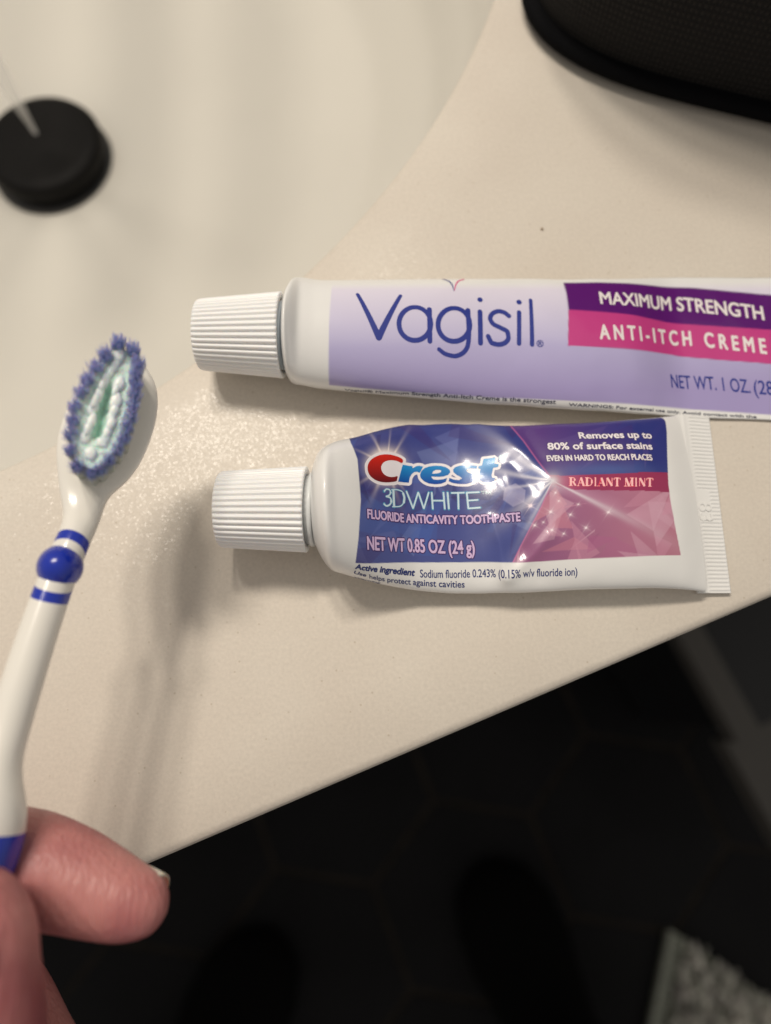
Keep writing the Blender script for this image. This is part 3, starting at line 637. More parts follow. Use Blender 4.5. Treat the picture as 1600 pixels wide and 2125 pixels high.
vbody = mesh_obj('tube_body', vag.G.reshape(-1, 3), grid_faces(vag.n, vag.nv), TUBE, tv_, cols=cols.reshape(-1, 3))
A = P(413, 694, VZ); B = P(587, 696, VZ); A[2] -= .2
pm = CF(B) * np.linalg.norm(P(587, 605, VZ) - P(587, 786, VZ)) / 2; pa = CF(A) * np.linalg.norm(P(410, 620, VZ) - P(410, 769, VZ)) / 2
ribbed_cap(tv_, A, B, pa, pm, 44, CAPM); ax = unit(B - A)
V, F = revolve(B - ax * 2, ax, [(0, pm * .8), (2.2, pm * .8), (2.3, pm * .62), (2.9, pm * .62)], 64); mesh_obj('neck', V, F, FOIL, tv_)
crimp('crimp_seal', vag, (1796, 560), (1806, 902), (1862, 905), (1850, 556), .9, .7, tv_, 40)
ink = Ink(vag); BL = lin((46, 58, 142))
def ell(cx, cy, rx, ry, n=26): return [(cx + rx * math.cos(2 * math.pi * k / n), cy + ry * math.sin(2 * math.pi * k / n)) for k in range(n + 1)]
for pts, w, w1 in (([(742, 611), (786, 700)], 7.5, 13), ([(831, 614), (786, 700)], 7.5, 13), (ell(861, 672, 33, 34.5), 10, None), ([(891, 642), (892, 708)], 10, None),
                   (ell(942, 674, 33, 34.5), 10, None), ([(971, 644), (973, 690), (971, 716), (960, 733), (942, 739), (925, 735), (911, 725)], 10, 8), ([(996, 647), (997, 712)], 10, None), ([(996, 622), (996.2, 622.3)], 11, None),
                   ([(1056, 656), (1047, 649), (1036, 646), (1023, 650), (1017, 661), (1023, 672), (1038, 680), (1053, 689), (1055, 701), (1047, 712), (1034, 715), (1021, 712), (1013, 698)], 9.5, None),
                   ([(1077, 648), (1077, 713)], 9, None), ([(1077, 627), (1077.2, 627.3)], 11, None), ([(1101, 623), (1104, 715)], 7.5, 9)):
    stroke(ink, pts, w, BL, .03, w1)
text(ink, '®', [(1114, 720), (1128, 720)], 13, BL, .03, .03)
stroke(ink, [(920, 579.5), (933, 585), (939, 593), (942, 604)], 5, lin((40, 50, 130)), .03, 1.2); stroke(ink, [(962, 580), (951, 584), (946, 591), (943, 603)], 4.5, lin((214, 50, 130)), .034, 1.2)
ink.build('brand_lettering', vbody)
ink = Ink(vag); OW2 = lin((236, 228, 228))
text(ink, 'MAXIMUM STRENGTH', [(1247, 630), (1330, 636), (1424, 645), (1500, 653), (1586, 664)], 27, OW2, .03, .10)
text(ink, 'A N T I - I T C H   C R E M E', [(1246, 703), (1350, 709), (1446, 717), (1591, 734)], 29, OW2, .03, .13)
text(ink, 'NET WT. 1 OZ.', [(1394, 804), (1480, 809), (1558, 816)], 27, BL, .03, .03)
text(ink, '(28 g)', [(1566, 817), (1640, 823)], 28, BL, .03, .03)
ink.build('product_lettering', vbody)
ink = Ink(vag)
text(ink, 'Vagisil® Maximum Strength Anti-Itch Creme is the strongest', [(716, 810), (850, 819), (1000, 829), (1153, 838)], 8, lin((60, 62, 84)), .03, .03)
text(ink, 'WARNINGS: For external use only. Avoid contact with the', [(1180, 842), (1350, 853), (1570, 868)], 6, lin((60, 62, 84)), .03, .03)
ink.build('small_print', vbody)

# ================================================================== TOOTHBRUSH
WP = mat('white_brush_plastic', (.82, .79, .73), 0.22, 0.5, Coat_Weight=.4, Coat_Roughness=.08)
BP = mat('blue_brush_plastic', tuple(lin((22, 48, 168))), 0.25, 0.5, Coat_Weight=.3, Coat_Roughness=.06); mixnoise(BP, tuple(lin((20, 44, 160))), tuple(lin((26, 54, 176))), 90)
YB = unit(RIGHT * .26 + UP * .955 + FWD * .24); NB_ = RIGHT * .33 + UP * .17 - FWD * .93
NB_ = unit(NB_ - YB * (NB_ @ YB)); XB = np.cross(YB, NB_)
HO = PD(223, 884, 118)                                       # centre of the head's face
BO = np.array([*PD(100, 1250, 109)[:2], 0])
tb = thing('toothbrush', 'white toothbrush with blue bands and blue tipped bristles, held above the counter', 'toothbrush', PD(123, 1180, 110))
# loft stations: centre, half width, half thickness, squareness
sts = []
for l, hw, ht_, zc_ in ((-11.0, 3.9, 2.0, -2.1), (-8.8, 5.1, 1.9, -1.9), (-6.2, 6.2, 1.8, -1.8), (-3, 6.85, 1.8, -1.8), (1, 7.0, 1.8, -1.8), (4.5, 6.7, 1.8, -1.8), (8, 5.8, 1.8, -1.8), (10.6, 4.5, 1.75, -1.8), (12.3, 2.8, 1.6, -1.8), (13.1, 1.2, 1.1, -1.8)):
    sts.append((HO + YB * l + NB_ * zc_, hw, ht_))
hand_ = [(170, 1080, 115.8, 35, 2.5), (157, 1110, 114, 33, 2.7), (140, 1150, 112.5, 34.5, 2.9), (123, 1190, 111.2, 36, 2.9), (107, 1232, 110, 37, 2.9), (87, 1290, 108.5, 38.5, 3.0), (64, 1360, 106.8, 40, 3.1), (42, 1430, 105.2, 41.5, 3.2), (20, 1505, 103.6, 42, 3.3), (2, 1570, 102, 42, 3.6), (-8, 1620, 101, 50, 4.2), (-14, 1670, 100, 64, 4.8), (-20, 1720, 99.5, 70, 5.2), (-32, 1780, 99, 67, 5.2), (-50, 1850, 98.6, 58, 5.0), (-70, 1930, 98, 55, 5.0), (-100, 2060, 97.5, 60, 5.2), (-150, 2300, 97, 66, 5.4), (-200, 2550, 97, 60, 5.2), (-235, 2700, 97, 40, 4)]
hs_ = [(PD(x, y, d), w * d / FP, t_) for x, y, d, w, t_ in hand_][::-1]
sts = hs_ + sts
Cn = np.array([s_[0] for s_ in sts]); hw = np.array([s_[1] for s_ in sts]); ht_ = np.array([s_[2] for s_ in sts])
d = np.r_[0, np.cumsum(np.linalg.norm(np.diff(Cn, axis=0), axis=1))]; tt_ = np.linspace(0, d[-1], 420)
H_ = hermite(d, np.c_[Cn, hw, ht_], tt_)
for _ in range(50): H_[1:-1] = (H_[:-2] + 2 * H_[1:-1] + H_[2:]) / 4
nC = 72; th_ = np.linspace(0, 2 * math.pi, nC, endpoint=False); V = []
tg = unit(np.gradient(H_[:, :3], axis=0))
for k in range(len(tt_)):
    x_ = unit(np.cross(tg[k], NB_)); n_ = np.cross(x_, tg[k]); e = 2.0 if tt_[k] < d[len(hs_) - 1] - 3 else 2.0 + min(1.2, (tt_[k] - d[len(hs_) - 1] + 3) * .12)
    cx = np.sign(np.cos(th_)) * np.abs(np.cos(th_)) ** (2 / e); sx = np.sign(np.sin(th_)) * np.abs(np.sin(th_)) ** (2 / e)
    V.append(H_[k, :3] + x_ * (H_[k, 3] * cx)[:, None] + n_ * (H_[k, 4] * sx)[:, None])
V.append(np.repeat(H_[-1:, :3] + YB * .3, nC, 0)); V.insert(0, np.repeat(H_[:1, :3], nC, 0))
# painted rings round the ball and the blue grip, from distances in object space
m = WP; tc = N(m, 'ShaderNodeTexCoord'); bo = PD(125, 1177, 111.5)
vd_ = N(m, 'ShaderNodeVectorMath', operation='DISTANCE'); L(m, tc.outputs['Object'], vd_.inputs[0]); vd_.inputs[1].default_value = tuple((bo + NB_ * 2.0 - np.array(tb['_o'][:])) * MM)
r_ = N(m, 'ShaderNodeValToRGB'); mr = N(m, 'ShaderNodeMapRange'); mr.inputs['From Max'].default_value = .01; L(m, vd_.outputs['Value'], mr.inputs['Value']); L(m, mr.outputs[0], r_.inputs[0])
WC = (.82, .79, .73, 1); BC = (*lin((22, 48, 168)), 1); el = r_.color_ramp.elements
el[0].position = 0; el[0].color = WC; el[1].position = .425; el[1].color = WC
for p_, c_ in ((.44, BC), (.585, BC), (.60, WC)): e_ = el.new(p_); e_.color = c_
dt = N(m, 'ShaderNodeVectorMath', operation='DOT_PRODUCT'); L(m, tc.outputs['Object'], dt.inputs[0])
ga = unit(PD(-20, 1720, 99.5) - PD(42, 1430, 105)); dt.inputs[1].default_value = tuple(ga)
gl = float(ga @ (PD(0, 1730, 98) - np.array(tb['_o'][:]))) * MM
gt = N(m, 'ShaderNodeMath', operation='GREATER_THAN'); gt.inputs[1].default_value = gl; L(m, dt.outputs['Value'], gt.inputs[0])
mx = N(m, 'ShaderNodeMix', data_type='RGBA'); L(m, gt.outputs[0], mx.inputs[0]); L(m, r_.outputs[0], mx.inputs[6]); mx.inputs[7].default_value = BC; L(m, mx.outputs[2], BS(m).inputs['Base Color'])
hb = mesh_obj('handle', np.concatenate(V), grid_faces(len(V), nC, True, True), WP, tb)
# ball
sx_, sy_, sz_ = 45.5 * 111 / FP, 3.5, 4.7
q1 = np.linspace(0, math.pi, 33); q2 = np.linspace(0, 2 * math.pi, 64, endpoint=False)
V = np.array([bo + XB * sx_ * math.sin(a) * math.cos(b) + YB * sy_ * math.cos(a) + NB_ * sz_ * math.sin(a) * math.sin(b) for a in q1 for b in q2])
mesh_obj('blue_ball', V, grid_faces(33, 64, True, True), BP, tb)
# bristles
BR = attr_mat('bristle_nylon', 0.4, 0.1); BS(BR).inputs['Subsurface Weight'].default_value = .3; BS(BR).inputs['Subsurface Scale'].default_value = .0015
def head_xy(px, py, h):
    r = ray(px, py); o = HO + NB_ * h; t = ((o - CAM) @ NB_) / (r @ NB_); p = CAM + r * t - o; return p @ XB, p @ YB
def tuft(px, py, h, n, rb, rt, rf, cb, ct, frac, lean=(0, 0), name='bristle_tuft', jit=.5, elong=1.0, core=True):
    x0, y0 = head_xy(px, py, h); V, F, Cc_ = [], [], []; base = 0
    bx_, by_ = x0 * .93, y0 * .95
    for k in range(n):
        a = random.uniform(0, 2 * math.pi); q = math.sqrt(random.random()); cx, cy = math.cos(a) * q, math.sin(a) * q
        pb = HO + XB * (bx_ + cx * rb) + YB * (by_ + cy * rb) - NB_ * .2
        sp_ = 1 + random.gauss(0, .18); hh = h + random.gauss(0, jit) - q * q * .25
        pt = HO + XB * (x0 + cx * rt * sp_ + lean[0] + random.gauss(0, .08)) + YB * (y0 + cy * rt * elong * sp_ + lean[1] + random.gauss(0, .08)) + NB_ * hh
        pm_ = pb * .5 + pt * .5 - (XB * cx + YB * cy) * .12
        for lvl, (p_, r_2) in enumerate(((pb, rf), (pm_, rf), (pb * (1 - frac) * .5 + pm_ * 0 + pt * (1 - (1 - frac) * .5), rf), (pb * .1 + pt * .9, rf), (pt, rf * .6))):
            for c in range(4): V.append(p_ + (XB * math.cos(c * math.pi / 2 + .4) + YB * math.sin(c * math.pi / 2 + .4)) * r_2)
            f_ = (0, 0, .0, 1, 1)[lvl]; g_ = .9 + .2 * random.random(); Cc_ += [np.asarray(cb) * (1 - f_) + np.asarray(ct) * f_ * g_] * 4
        for l_ in range(4):
            for c in range(4): F.append([base + l_ * 4 + c, base + l_ * 4 + (c + 1) % 4, base + l_ * 4 + 4 + (c + 1) % 4, base + l_ * 4 + 4 + c])
        F.append([base + 16, base + 17, base + 18, base + 19]); base += 20
    if core:
        for lvl, (f_, r_2, g_) in enumerate(((0, rb * .8, 0), (.5, (rb + rt) * .42, 0), (.66, (rb + rt) * .44, .4), (.76, rt * .72, 1), (.85, rt * .6, 1), (.90, .05, 1))):
            for c in range(10):
                a = c * math.pi / 5; w_ = r_2 * random.uniform(.85, 1.08)
                V.append(HO + XB * (bx_ + (x0 - bx_) * f_ + math.cos(a) * w_) + YB * (by_ + (y0 - by_) * f_ + math.sin(a) * w_) + NB_ * (h * f_)); Cc_.append(np.asarray(cb) * (1 - g_) + np.asarray(ct) * g_)
        for l_ in range(5):
            for c in range(10): F.append([base + l_ * 10 + c, base + l_ * 10 + (c + 1) % 10, base + l_ * 10 + 10 + (c + 1) % 10, base + l_ * 10 + 10 + c])
    return mesh_obj(name, np.array(V), F, BR, tb, cols=np.array(Cc_))
_t = N(BR, 'ShaderNodeBsdfTranslucent'); _a = [n for n in BR.node_tree.nodes if n.type == 'ATTRIBUTE'][0]; L(BR, _a.outputs['Color'], _t.inputs[0])
_m = N(BR, 'ShaderNodeMixShader'); _m.inputs[0].default_value = .4; L(BR, BS(BR).outputs[0], _m.inputs[1]); L(BR, _t.outputs[0], _m.inputs[2])
L(BR, _m.outputs[0], [n for n in BR.node_tree.nodes if n.type == 'OUTPUT_MATERIAL'][0].inputs[0])
BLU = lin((198, 210, 251)); CLR = lin((246, 247, 240)); MINT = lin((240, 246, 238)); MIN2 = lin((205, 238, 220))
zt = lambda x, y: (60 + x / 5, 660 + y / 5)
ring = [(920, 215, 11.3), (790, 350, 10.8), (690, 480, 10.5), (600, 615, 10.3), (530, 745, 10.2), (470, 895, 10), (445, 1045, 10), (420, 1185, 10), (420, 1350, 10), (490, 1525, 9.8), (640, 1600, 9.6), (730, 1560, 9.6), (820, 1460, 9.8), (915, 1350, 9.8), (985, 1230, 10), (1020, 1120, 10), (1055, 1010, 10), (1075, 900, 10), (1100, 780, 10.2), (1105, 660, 10.3), (1115, 540, 10.4), (1135, 430, 10.5), (1085, 290, 11)]
for x_, y_, h in ring: 
    sh_ = (920 - 750) ; tuft(*zt(x_, y_), h, 150, .74, 1.05, .05, CLR, BLU, .42, jit=.85)
# the packed inner bristles as one dense bed with a valley along the middle
ringxy = np.array([head_xy(*zt(x_, y_), h) for x_, y_, h in ring]); cen = ringxy.mean(0); ra = np.arctan2(*(ringxy - cen).T[::-1]); rr0 = np.hypot(*(ringxy - cen).T); oo = np.argsort(ra)
axp = np.array(head_xy(*zt(820, 760), 8)), np.array(head_xy(*zt(715, 1210), 8)); VB, CBd = [], []
na, nr_ = 140, 46; aa = np.linspace(-math.pi, math.pi, na, endpoint=False); Rr_ = np.interp(aa, np.r_[ra[oo][-1] - 2 * math.pi, ra[oo], ra[oo][0] + 2 * math.pi], np.r_[rr0[oo][-1], rr0[oo], rr0[oo][0]])
for i in range(nr_ + 1):
    for j in range(na):
        q = min(i / (nr_ - 1), 1.0); p = cen + np.array([math.cos(aa[j]), math.sin(aa[j])]) * Rr_[j] * (.02 + .93 * q)
        e = axp[1] - axp[0]; t_ = np.clip(((p - axp[0]) @ e) / (e @ e), 0, 1); dv = np.linalg.norm(p - axp[0] - e * t_); v_ = math.exp(-(dv / 1.0) ** 2)
        hz = 8.8 + .2 * q ** 4 - 1.3 * v_ + .22 * mnoise.noise(Vector((p[0] * 3.2, p[1] * 3.2, 1))) + .12 * mnoise.noise(Vector((p[0] * 9, p[1] * 9, 2))) + random.uniform(-.09, .09)
        if i == nr_: hz = .5; p = cen + (p - cen) * .9
        VB.append(HO + XB * p[0] + YB * p[1] + NB_ * hz); CBd.append((lin((222, 232, 222)) * (1 - v_) + lin((172, 214, 193)) * v_) * (.96 + .08 * random.random()))
BED = attr_mat('bristle_bed', .6, 0, .0001, 3000); BS(BED).inputs['Subsurface Weight'].default_value = .8; BS(BED).inputs['Subsurface Scale'].default_value = .002
o = mesh_obj('bristle_bed', np.array(VB), grid_faces(nr_ + 1, na, True, True), BED, tb, cols=np.array(CBd)); o['kind'] = 'stuff'
RUB = mat('white_rubber', (.84, .88, .85), .35, .5, Subsurface_Weight=.4, Subsurface_Scale=.0012); bump(RUB, 700, .00015, .8)
def nub(px, py, h, rx_, ry_, lean=0):
    x0, y0 = head_xy(px, py, h); V = []; n = 20
    for z_, s_ in ((0, .8), (2, .75), (4, .78), (5.5, .85), (h - 1.6, 1), (h - .7, .98), (h - .22, .85), (h - .04, .6), (h, .02)):
        for k in range(n):
            a = 2 * math.pi * k / n; w_ = 1 + .26 * mnoise.noise(Vector((math.cos(a) * 1.3 + px, math.sin(a) * 1.3 + py, z_ * .35)))
            f = z_ / h; V.append(HO + XB * (x0 * (.93 + .07 * f) + rx_ * s_ * w_ * math.cos(a)) + YB * (y0 * (.95 + .05 * f) + ry_ * s_ * w_ * math.sin(a)) + NB_ * z_)
    mesh_obj('rubber_bristle', np.array(V), grid_faces(9, n, True), RUB, tb)
for x_, y_, a, b in ((925, 375, .75, .8), (890, 480, .6, 1.0), (850, 545, .5, .8), (790, 620, .6, 1.0), (750, 690, .42, .7), (720, 770, .6, 1.15), (690, 850, .5, 1.0), (660, 925, .68, 1.0), (635, 1060, .58, 1.1), (610, 1140, .5, .9), (585, 1225, .66, .95), (925, 665, .75, 1.0), (905, 740, .42, .8), (910, 850, .78, 1.15), (880, 940, .6, 1.1), (858, 1010, .6, .9), (838, 1085, .6, 1.1), (812, 1170, .55, 1.0), (785, 1240, .6, .8), (750, 1285, .85, .7), (640, 1400, .85, .85)):
    nub(*zt(x_ + random.uniform(-10, 10), y_), 9.5 + random.uniform(-.25, .25), a * 1.12, b * 1.35)

# ================================================================== PERSON (hand in view, feet on the floor)
SK = mat('skin', tuple(lin((158, 92, 94))), 0.42, 0.4, Subsurface_Weight=.35, Subsurface_Scale=.004); BS(SK).inputs['Subsurface Radius'].default_value = (1, .35, .2)
rk = mixnoise(SK, tuple(lin((158, 88, 92))), tuple(lin((192, 130, 126))), 70, .35, .65)
b1_ = bump(SK, 1500, .0004, .8, 2, stretch=(1, .14, 1, (0, 0, -.45)))
bump(SK, 2600, .00008, .6, 3, prev=b1_)
pr = thing('person', 'person reaching in from the lower left, pinching a toothbrush between thumb and finger', 'person', np.array([-60, -330, FZ]))
balls = []
def chain(js):
    J = [(PD(x, y, d), r) for x, y, d, r in js]
    pts = np.array([p for p, r in J]); rad = np.array([[r] for p, r in J]); dd2 = np.r_[0, np.cumsum(np.linalg.norm(np.diff(pts, axis=0), axis=1))]
    n = int(dd2[-1] / 1.1) + 2; Hh = hermite(dd2, np.c_[pts, rad], np.linspace(0, dd2[-1], n)); balls.extend([(h[:3], h[3]) for h in Hh]); return Hh
chain([(-260, 3500, 112, 24), (-240, 3200, 112, 23), (-230, 2950, 113, 22)])
for q in range(4): chain([(-260, 3000, 113, 18), (-380 + q * 90, 2420 + q * 45, 116, 10.5)])
idx = chain([(-380, 2420, 116, 10.5), (-400, 2080, 116, 9.6), (-330, 1850, 113, 9.2), (-60, 1782, 108.5, 8.2), (40, 1797, 107, 8.25), (130, 1820, 106, 7.45), (200, 1847, 105.5, 6.55), (250, 1867, 105, 5.75), (279, 1874, 105, 5.1)])
chain([(-290, 2480, 117, 10.8), (-230, 2180, 119, 10), (-45, 2075, 119, 9.2), (35, 2190, 116, 8.8), (75, 2290, 112, 8.2), (60, 2420, 108, 7.5)])
chain([(-200, 2560, 117, 10.5), (-150, 2300, 119, 9.5), (10, 2270, 119, 8.8), (60, 2400, 114, 8), (40, 2520, 109, 7.2)])
chain([(-110, 2640, 116, 9.5), (-60, 2440, 118, 8.2), (50, 2430, 118, 7.6), (80, 2530, 113, 7), (60, 2610, 109, 6.4)])
chain([(-240, 2950, 106, 15), (-190, 2620, 96, 12.5), (-110, 2350, 90, 11), (-70, 2150, 88.5, 9.2), (-58, 2040, 88.5, 7.9), (-54, 1960, 89, 7.4), (-56, 1905, 89.5, 6.2)])
bmh = bmesh.new(); bmesh.ops.create_icosphere(bmh, subdivisions=3, radius=1.0); SV = np.array([v.co[:] for v in bmh.verts]); SF = np.array([[v.index for v in f.verts] for f in bmh.faces]); bmh.free()
V = np.concatenate([c + SV * r for c, r in balls]); F = np.concatenate([SF + len(SV) * k for k in range(len(balls))])
hd = mesh_obj('hand', V, F, SK, pr)
rm = hd.modifiers.new('r', 'REMESH'); rm.mode = 'VOXEL'; rm.voxel_size = .0009
smo = hd.modifiers.new('s', 'SMOOTH'); smo.iterations = 8; smo.factor = .5
bpy.context.view_layer.update(); ev = hd.evaluated_get(bpy.context.evaluated_depsgraph_get()); me = bpy.data.meshes.new_from_object(ev); hd.modifiers.clear(); hd.data = me
me.polygons.foreach_set('use_smooth', [True] * len(me.polygons))
if not me.materials: me.materials.append(SK)
NL = mat('fingernail', tuple(lin((232, 212, 196))), .3, .5, Subsurface_Weight=.4, Subsurface_Scale=.002); bump(NL, 300, .00002)
# index fingernail: a curved plate on the far side of the tip, its free edge showing past the flesh
def nail(tip, back, side_c, rad, span, thick=.45, name='fingernail'):
    """tip/back centre points, rad radius about the finger axis, side_c unit vector to the middle of the nail"""
    axn = unit(tip - back); s0 = unit(side_c - axn * (side_c @ axn)); s1 = np.cross(axn, s0); nu, nv2 = 22, 26; V = []
    for lay in (0, 1):
        for i in range(nu):
            f = i / (nu - 1)
            for j in range(nv2):
                g = (j / (nv2 - 1) - .5) * 2; a = g * span; le = 1 - .16 * abs(g) ** 2.5 if f > .5 else 1
                c = back + (tip - back) * f * le; r = rad * (1.0 - .20 * f ** 2.2) - lay * thick
                V.append(c + (s0 * math.cos(a) + s1 * math.sin(a)) * r)
    n = nu * nv2; Fq = grid_faces(nu, nv2).tolist(); Fq += [[x + n for x in q[::-1]] for q in Fq]
    rim = [i for i in range(nv2)] + [i * nv2 + nv2 - 1 for i in range(1, nu)] + [(nu - 1) * nv2 + i for i in range(nv2 - 2, -1, -1)] + [i * nv2 for i in range(nu - 2, 0, -1)]
    Fq += [[rim[i], rim[(i + 1) % len(rim)], rim[(i + 1) % len(rim)] + n, rim[i] + n] for i in range(len(rim))]
    return mesh_obj(name, np.array(V), Fq, NL, pr)
tipc = PD(327, 1882, 105.6); bkc = PD(225, 1860, 106.2)
nail(tipc, bkc, UP * .6 + FWD * .8, 5.4, 1.1, .25)
nail(PD(-60, 1872, 88.8), PD(-62, 1985, 87.9), RIGHT * .05 - FWD * .98, 7.3, .8)
# feet
SHM = mat('black_suede', (.0042, .004, .004), .95, .05); bump(SHM, 400, .0004)
def shoe(px, py, dirv, Lm=285, Wm=104):
    o = P(px, py, FZ); y_ = unit(dirv); x_ = np.cross(y_, zz); V = []
    pf = [(0, .02, .3), (.02, .35, .5), (.08, .75, .8), (.2, .95, 1.0), (.35, 1.0, 1.15), (.5, .88, 1.5), (.65, .78, 2.0), (.8, .78, 2.3), (.92, .68, 2.2), (.98, .42, 1.9), (1, .02, 1.2)]
    for f, w_, h_ in pf:
        for k in range(24):
            a = 2 * math.pi * k / 24; V.append(o - y_ * Lm * f + x_ * Wm / 2 * w_ * math.cos(a) + zz * (max(0, 1 + math.sin(a)) * 24 * h_ + .5))
    mesh_obj('shoe', np.array(V), grid_faces(len(pf), 24, True, False), SHM, pr)
    V = []
    for z_, r_, b_ in ((60, 48, 0), (150, 55, 4), (300, 62, 10), (430, 70, 20), (445, 68, 22)):
        for k in range(28): a = 2 * math.pi * k / 28; V.append(o - y_ * (Lm * .78 + b_) + x_ * math.cos(a) * r_ + y_ * math.sin(a) * r_ * 1.1 + zz * z_)
    mesh_obj('trouser_leg', np.array(V), grid_faces(5, 28, True), SHM, pr)
shoe(1000, 1785, np.array([-.42, 1, 0]), 290, 128); shoe(570, 1925, np.array([.45, 1, 0]), 290, 128)

# ================================================================== BLACK BAG, top right
BF = mat('black_mesh_fabric', (.0085, .0075, .007), .8, .25)
tcb = N(BF, 'ShaderNodeTexCoord'); uvm = N(BF, 'ShaderNodeAttribute'); uvm.attribute_name = 'Weave'
wv = N(BF, 'ShaderNodeTexWave', Scale=1.0, Distortion=1.2); wv.bands_direction = 'X'
mpp = N(BF, 'ShaderNodeMapping'); mpp.inputs['Scale'].default_value = (.85, .85, .85); L(BF, uvm.outputs['Vector'], mpp.inputs[0]); L(BF, mpp.outputs[0], wv.inputs['Vector'])
wv2 = N(BF, 'ShaderNodeTexWave', Scale=.8, Distortion=1.2); wv2.bands_direction = 'Y'; L(BF, mpp.outputs[0], wv2.inputs['Vector'])
mu = N(BF, 'ShaderNodeMath', operation='MULTIPLY'); L(BF, wv.outputs['Fac'], mu.inputs[0]); L(BF, wv2.outputs['Fac'], mu.inputs[1])
bb = N(BF, 'ShaderNodeBump', Strength=1.0, Distance=.0005); L(BF, mu.outputs[0], bb.inputs['Height']); L(BF, bb.outputs[0], BS(BF).inputs['Normal'])
crb = N(BF, 'ShaderNodeValToRGB'); crb.color_ramp.elements[0].color = (.004, .0035, .0035, 1); crb.color_ramp.elements[1].color = (.020, .0175, .016, 1); L(BF, mu.outputs[0], crb.inputs[0]); L(BF, crb.outputs[0], BS(BF).inputs['Base Color'])
PPG = mat('black_piping', (.0025, .0025, .0032), .8, .08); bump(PPG, 800, .0001)
k0 = [(1042, -66), (1052, 0), (1084, 56), (1150, 104), (1236, 144), (1332, 175), (1430, 198), (1530, 218), (1640, 242), (1800, 285), (1980, 360)]
f0 = np.array([P(x, y, 6.0) for x, y in k0]); f0[:, 2] = 0
back_pts = np.array([[210, 190, 0], [150, 215, 0], [90, 195, 0]], float)
loop = np.concatenate([f0, [[190, 62, 0], [208, 90, 0], [205, 150, 0]], [[180, 205, 0], [120, 220, 0], [70, 195, 0], [48, 165, 0]]])
dl = np.r_[0, np.cumsum(np.linalg.norm(np.diff(np.vstack([loop, loop[:1]]), axis=0), axis=1))]
LP = np.vstack([loop, loop[:1]]); nl = 300; tl = np.linspace(0, dl[-1], nl, endpoint=False); LO = np.stack([np.interp(tl, dl, LP[:, k]) for k in range(3)], 1)
for _ in range(120): LO = (np.roll(LO, 1, 0) + 2 * LO + np.roll(LO, -1, 0)) / 4
BCn = LO.mean(0); nrm = np.stack([np.roll(LO, -1, 0)[:, 1] - np.roll(LO, 1, 0)[:, 1], -(np.roll(LO, -1, 0)[:, 0] - np.roll(LO, 1, 0)[:, 0]), np.zeros(nl)], 1); nrm = unit(nrm)
if (nrm * (LO - BCn)).sum() < 0: nrm = -nrm
bag = thing('toiletry_bag', 'black mesh fabric bag with piped base edge, standing at top right of the counter', 'bag', BCn)
pf = [(-8, 1.6), (-2, 1.2), (-.5, 2.0), (.1, 3.2), (-.3, 4.5), (-1.8, 5.1), (-5, 5.3)]
V = np.concatenate([LO + nrm * (a - 1) + zz * z for a, z in pf]); mesh_obj('piping', V, grid_faces(len(pf), nl, True, True), PPG, bag)
pf = [(-3.4, 5), (-2.8, 8), (-1.8, 18), (-1.0, 38), (-2.0, 58), (-5, 76), (-11, 90), (-20, 98), (-32, 102)]
pp = smooth_prof(pf, 60); V = [LO + nrm * (a - 1) + zz * z for a, z in pp]; V += [BCn + (V[-1] - BCn) * np.array([s_, s_, 1]) + zz * q for s_, q in ((.8, 1), (.5, 2.5), (.2, 3), (.01, 3))]
nR = len(V); V = np.concatenate(V); bgo = mesh_obj('fabric_body', V, grid_faces(nR, nl, True, True), BF, bag)
at = bgo.data.attributes.new('Weave', 'FLOAT_VECTOR', 'POINT'); sl = np.linspace(0, dl[-1], nl)
hgt = np.r_[0, np.cumsum(np.linalg.norm(np.diff(V.reshape(nR, nl, 3)[:, 40], axis=0), axis=1))]
wvv = np.stack([np.broadcast_to(sl[None], (nR, nl)), np.broadcast_to(hgt[:, None], (nR, nl)), np.zeros((nR, nl))], -1); at.data.foreach_set('vector', (wvv * .3).ravel().astype(np.float32))

# crumb on the counter
cr_ = P(1125, 475, .2); V, F = revolve(cr_ - zz * .2, zz, [(0, .1), (.1, .32), (.25, .3), (.35, .15), (.4, .02)], 9)
CRM = mat('brown_crumb', (.30, .21, .13), .8); bump(CRM, 3000, .0001)
tag(mesh_obj('crumb', V, F, CRM), 'tiny brown crumb alone on the counter between the tubes and the bag', 'crumb')

# ================================================================== RUG
RG = mat('grey_green_yarn', (.2, .2, .17), .95, .1); rg = N(RG, 'ShaderNodeObjectInfo')
RGa = attr_mat('rug_yarn', .95)
e1 = unit(P(1352, 2125, FZ) - P(1393, 1930, FZ)); e2 = np.array([-e1[1], e1[0], 0]); 
if e2 @ (P(1600, 2020, FZ) - P(1420, 1920, FZ)) < 0: e2 = -e2
ro = P(1382, 1922, FZ); rug = thing('rug', 'grey green looped bath rug with stitched border on the dark floor, bottom right', 'rug', ro)
d2 = unit(P(1600, 2020, FZ) - P(1455, 1916, FZ))
def rp(a, b, z): return ro + e1 * a + d2 * b + zz * z
V = np.array([rp(a, b, z) for z in (.5, 7) for a, b in ((0, 0), (420, 0), (420, 520), (0, 520))]); mesh_obj('rug_base', V, [[3, 2, 1, 0], [4, 5, 6, 7], [0, 1, 5, 4], [1, 2, 6, 5], [2, 3, 7, 6], [3, 0, 4, 7]], mat('rug_backing', (.2, .2, .16), .95), rug, smooth=False)
bmh = bmesh.new(); bmesh.ops.create_icosphere(bmh, subdivisions=1, radius=1.0); sV = np.array([v.co[:] for v in bmh.verts]); sF = np.array([[v.index for v in f.verts] for f in bmh.faces]); bmh.free()
VV, FF, CC = [], [], []
